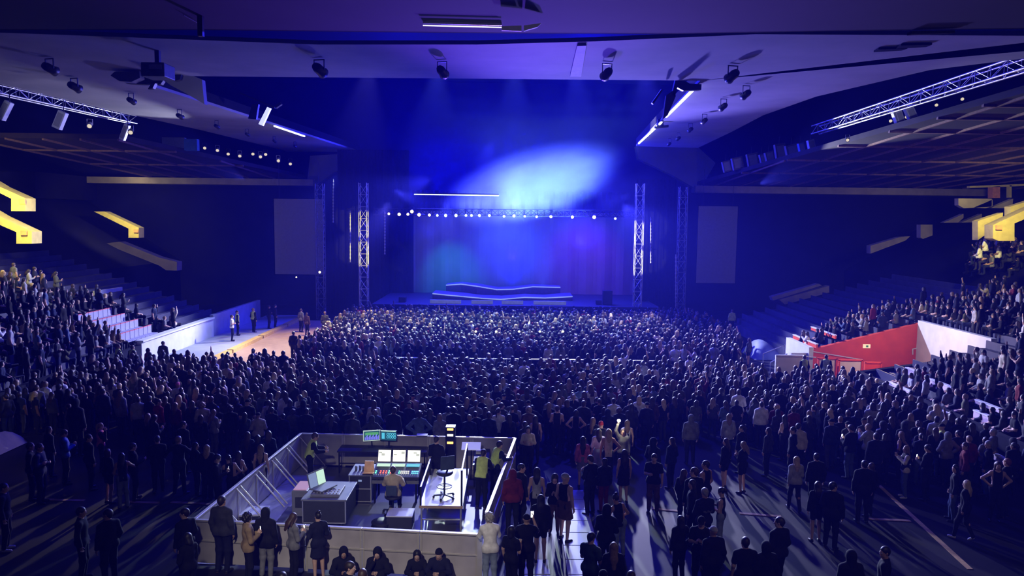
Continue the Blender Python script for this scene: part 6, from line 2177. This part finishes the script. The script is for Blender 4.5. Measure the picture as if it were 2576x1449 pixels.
# ------------------------------------------------------------------ light
W = bpy.data.worlds.new('world')
SC.world = W
W.use_nodes = True
nt = W.node_tree
nt.nodes['Background'].inputs[0].default_value = (0, 0, 0, 1)
vs_ = nt.nodes.new('ShaderNodeVolumeScatter')
vs_.inputs['Color'].default_value = (.07, .075, 1.0, 1)  # white smoke; the blue of the light is put into its colour
vs_.inputs['Density'].default_value = .0018
vs_.inputs['Anisotropy'].default_value = .2
nt.links.new(vs_.outputs[0], nt.nodes['World Output'].inputs['Volume'])

WHT, BLU, DBL = (.80, .82, 1.0), (.12, .16, 1.0), (.03, .03, 1.0)
# lamps over the stage, thrown out over the audience (they rim the heads)
for i, (x, z, tx, ty, pw, c) in enumerate(((-9.5, 9.6, -11.5, 39, 7600, (.9, .78, .72)), (-5, 9.8, -5, 38, 8500, (.62, .78, .82)), (0, 9.8, 0, 26, 9000, (.64, .76, .86)), (4, 9.8, 5, 26, 7600, (.60, .62, 1)), (8.5, 9.6, 11, 28, 9000, (.56, .55, 1)))):
    spot('stage_spot_%d' % i, (x, 57.0, z), (tx, ty - 2, 0), pw * 5.8, c, 28 if i < 2 else 37, .35 if i < 2 else .6, .25)
    spot('front_fill_%d' % i, (x, 50.0, 19.0), (x * 1.25, 48.5, 0), pw * 3.4, ((1, .80, .55), (.75, .95, .70), (.62, .86, .74), (.60, .72, .95), (.66, .62, 1))[i], 50, .7, .25)  # unseen downlight added above the opening for the front crowd
# washes on the two stands
spot('stand_wash_left', (-6, 56, 11.5), (-24, 38, 2), 52000, (.56, .56, 1), 46, .6, .3)
spot('stand_wash_right', (5, 56, 11.5), (23, 34, 2), 52000, (.58, .58, 1), 50, .6, .3)
spot('cross_right', (-9, 56, 10.5), (15, 27.5, 1.2), 52000, (.60, .60, 1), 24, .6, .2)
spot('cross_left', (9, 56, 10.5), (-14.5, 31, 1.2), 34000, (.60, .60, 1), 17, .5, .2)
# key into the sound desk and the path of plates
spot('desk_key', (-1.5, 50, 13.6), (-3.2, 20, .5), 24000, (.42, .46, 1), 20, .5, .2)
spot('path_key', (2.5, 50, 13.6), (1.45, 18.6, 0), 14000, (.52, .54, 1), 4, .5, .12)
spot('walk_key', (-14, 60, 12), (-18.6, 45, 0), 9000, (.55, .68, 1), 34, .5, .2)
# blue wash upwards and into the haze
spot('ceiling_wash', (5, 57.5, 6.5), (8, 32, 14.5), 62000, (.25, .21, 1), 46, .8, .3)
spot('ceiling_wash_left', (-6, 57.5, 7.0), (-15, 36, 14.5), 15000, (.30, .27, 1), 56, .8, .3)
spot('void_wash', (0, 62, 3), (0, 45, 18), 44000, DBL, 80, .9, .3)
area('haze_wash', (-1, 66.5, 12.5), (-1, 40, 8), 26000, DBL, 16, 5)
for x, y, pw in ((-6, 40, 6500), (4, 42, 15000)):
    spot('blue_fill', (x, y, 19.5), (x * 1.5, 33, 0), pw, (.02, .02, 1), 150, .6, .3)  # unseen blue ambient added above the opening
# backdrop: blue centre, teal left, violet right
spot('drop_blue', (0, 61.5, 9.0), (-.6, 67.5, 5.5), 1000, (.05, .17, 1), 70, .9, .2)
spot('drop_teal', (-6, 61.5, 8.6), (-5.5, 67.5, 3.2), 900, (.0, .42, .45), 50, .9, .2)
spot('drop_violet', (6, 61.5, 9.0), (6.5, 67.5, 4.5), 1000, (.17, .0, 1), 74, .9, .2)
# tower accents
p = at_y(916, 600, 58.6)
spot('tower_left', (p.x + 5, 47, 6.5), (p.x, 58.6, 7.9), 15000, (1, .80, .10), 10, .3, .1)
p = at_y(1602, 620, 58.6)
spot('tower_right', (p.x - 5, 47, 6.0), (p.x, 58.6, 7.4), 15000, (1, .90, .65), 10, .3, .1)
p = at_y(916, 600, 58.6)
spot('tower_left_low', (p.x + 5, 47, 5.0), (p.x, 58.6, 5.6), 15000, (1, .80, .10), 10, .3, .1)
p = at_y(1602, 620, 58.6)
spot('tower_right_low', (p.x - 5, 47, 4.6), (p.x, 58.6, 5.2), 15000, (1, .90, .65), 10, .3, .1)
# truss brighteners, then unseen fills added for upstand, speakers and tan sheet
spot('truss_right', (16.5, 50, 11.0), (21, 36, 14.5), 12000, (.72, .74, 1), 42, .6, .1)
spot('truss_left', (-19, 53, 11.0), (-23.5, 39, 14.4), 8000, (.72, .74, 1), 36, .6, .1)
spot('corner_fill', at_y(470, 330, 30), at_y(462, 222, 33.5), 160, (.55, .52, 1), 50, .6, .1)
spot('speaker_fill', (17, 33, 12.6), at_y(2280, 298, 40), 420, (.6, .6, 1), 16, .5, .1)
spot('speaker_fill_left', (-19, 30, 12.4), at_y(150, 300, 38), 420, (.6, .6, 1), 44, .5, .1)
spot('sheet_fill', (-14, 5, 11.8), (-19, 25.3, .4), 3000, (1, .84, .55), 14, .6, .1)
# warm stairway lamps on the yellow parapets
for i, (x, y, Y, pw) in enumerate(((10, 480, 38.5, 1300), (20, 560, 38.5, 1300), (310, 545, 58.5, 1100), (2530, 545, 40.5, 1500), (2500, 520, 45, 700), (2450, 505, 54, 120))):
    p = at_y(x, y, Y)
    spot('stair_lamp_%d' % i, p + Vector((0, 0, .9)), at_y(x, y + 15, Y + 4), pw, (1, .85, .32), 110, .8, .15)
for x, y, Y in ((330, 430, 67), (2300, 440, 66)):
    p = at_y(x, y, Y)
    point('coffer_glow', p, 60, (1, .8, .5), .3)
spot('beam_glow', at_y(330, 520, 64), at_y(360, 455, 69), 120, (1, .85, .5), 60, .8, .2)
# blue spill under the near overhang, unseen house light and floods added for the sound-desk barrier front and header beams
spot('overhang_spill', (0, 57.0, 5.5), (0, 13, 12.5), 120000, (.16, .06, 1), 26, 1.0, .3)
spot('barrier_fill', (-3.5, 3, 11.8), (-3.4, 17.4, .4), 5200, (1, .90, .86), 30, .8, .3)
for k_, (x, Y) in enumerate(((350, 64), (620, 64), (1950, 64), (2300, 64))):
    q = at_y(x, 476 if x < 1288 else 500, Y)
    spot('beam_fill', q + Vector((0, -1.5, -2.2)), q + Vector((0, 5, 1.2)), 70, (1, .82, .66), 100, .8, .2)
# red passage
point('passage_lamp', (RX + 3.0, VY0 + 2.6, 3.4), 420, (1, .74, .62), .3)
# glow of the consoles
area('console_glow', ((kx0 + kx1) / 2, 21.5, 1.6), ((kx0 + kx1) / 2, 20.2, .9), 14, (.8, .95, .9), .9, .3)
point('torch_light', TORCH + Vector((0, -.06, .05)), 22, (1, .9, .6), .05)
# unseen lights added over the near floor: blue ambient fill, warm house light
area('near_fill', (0, 4, 12.0), (0, 17, 0), 90, (.5, .42, 1), 14, 3)
area('house_warm', (9, 8, 12.0), (12, 20, 0), 170, (1, .80, .55), 6, 3)

# ---- smoke hanging in the beams over the stage
def smoke(name, loc, scl, rot, dens, col):
    mb = MB()
    mb.lathe([(math.sin(PI * i / 12), -math.cos(PI * i / 12)) for i in range(13)], (0, 0, 0), 20)
    M = bpy.data.materials.new(name)
    M.use_nodes = True
    t = M.node_tree
    t.nodes.clear()
    out = t.nodes.new('ShaderNodeOutputMaterial')
    v = t.nodes.new('ShaderNodeVolumePrincipled')
    v.inputs['Color'].default_value = col + (1,)
    v.inputs['Anisotropy'].default_value = 0
    tc = t.nodes.new('ShaderNodeTexCoord')
    gr = t.nodes.new('ShaderNodeTexGradient')
    gr.gradient_type = 'QUADRATIC_SPHERE'
    nz = t.nodes.new('ShaderNodeTexNoise')
    nz.inputs['Scale'].default_value = 2.2
    nz.inputs['Detail'].default_value = 2
    m1 = t.nodes.new('ShaderNodeMath')
    m1.operation = 'MULTIPLY'
    m2 = t.nodes.new('ShaderNodeMath')
    m2.operation = 'MULTIPLY'
    m2.inputs[1].default_value = dens * 2
    t.links.new(tc.outputs['Object'], gr.inputs[0])
    t.links.new(tc.outputs['Object'], nz.inputs['Vector'])
    t.links.new(gr.outputs['Fac'], m1.inputs[0])
    t.links.new(nz.outputs['Fac'], m1.inputs[1])
    t.links.new(m1.outputs[0], m2.inputs[0])
    t.links.new(m2.outputs[0], v.inputs['Density'])
    t.links.new(v.outputs[0], out.inputs['Volume'])
    o = mb.build('smoke', M)
    o.location, o.scale, o.rotation_euler = loc, scl, rot
    tag(o, 'pale cyan cloud of stage smoke glowing over the row of lamps', 'smoke', None, 'stuff')
    return o


sp = at_y(1330, 470, 60.5)
smoke('smoke cloud', sp + Vector((.6, 0, .3)), (8.6, 2.4, 3.2), (0, math.radians(-16), 0), 1.3, (.8, .92, .95))
smoke('smoke veil', at_y(1275, 512, 60.4), (6.6, 1.4, 1.15), (0, 0, 0), .8, (.85, .92, .95))
spot('smoke_beam', (sp.x + 1, 54.5, 3.2), (sp.x + 1.5, 60.5, 11.2), 30000, (.46, .86, .88), 56, .7, .2)
spot('smoke_beam', (sp.x - 5, 55.0, 3.4), (sp.x - 3.5, 60.4, 9.6), 12000, (.55, .84, .90), 46, .8, .2)
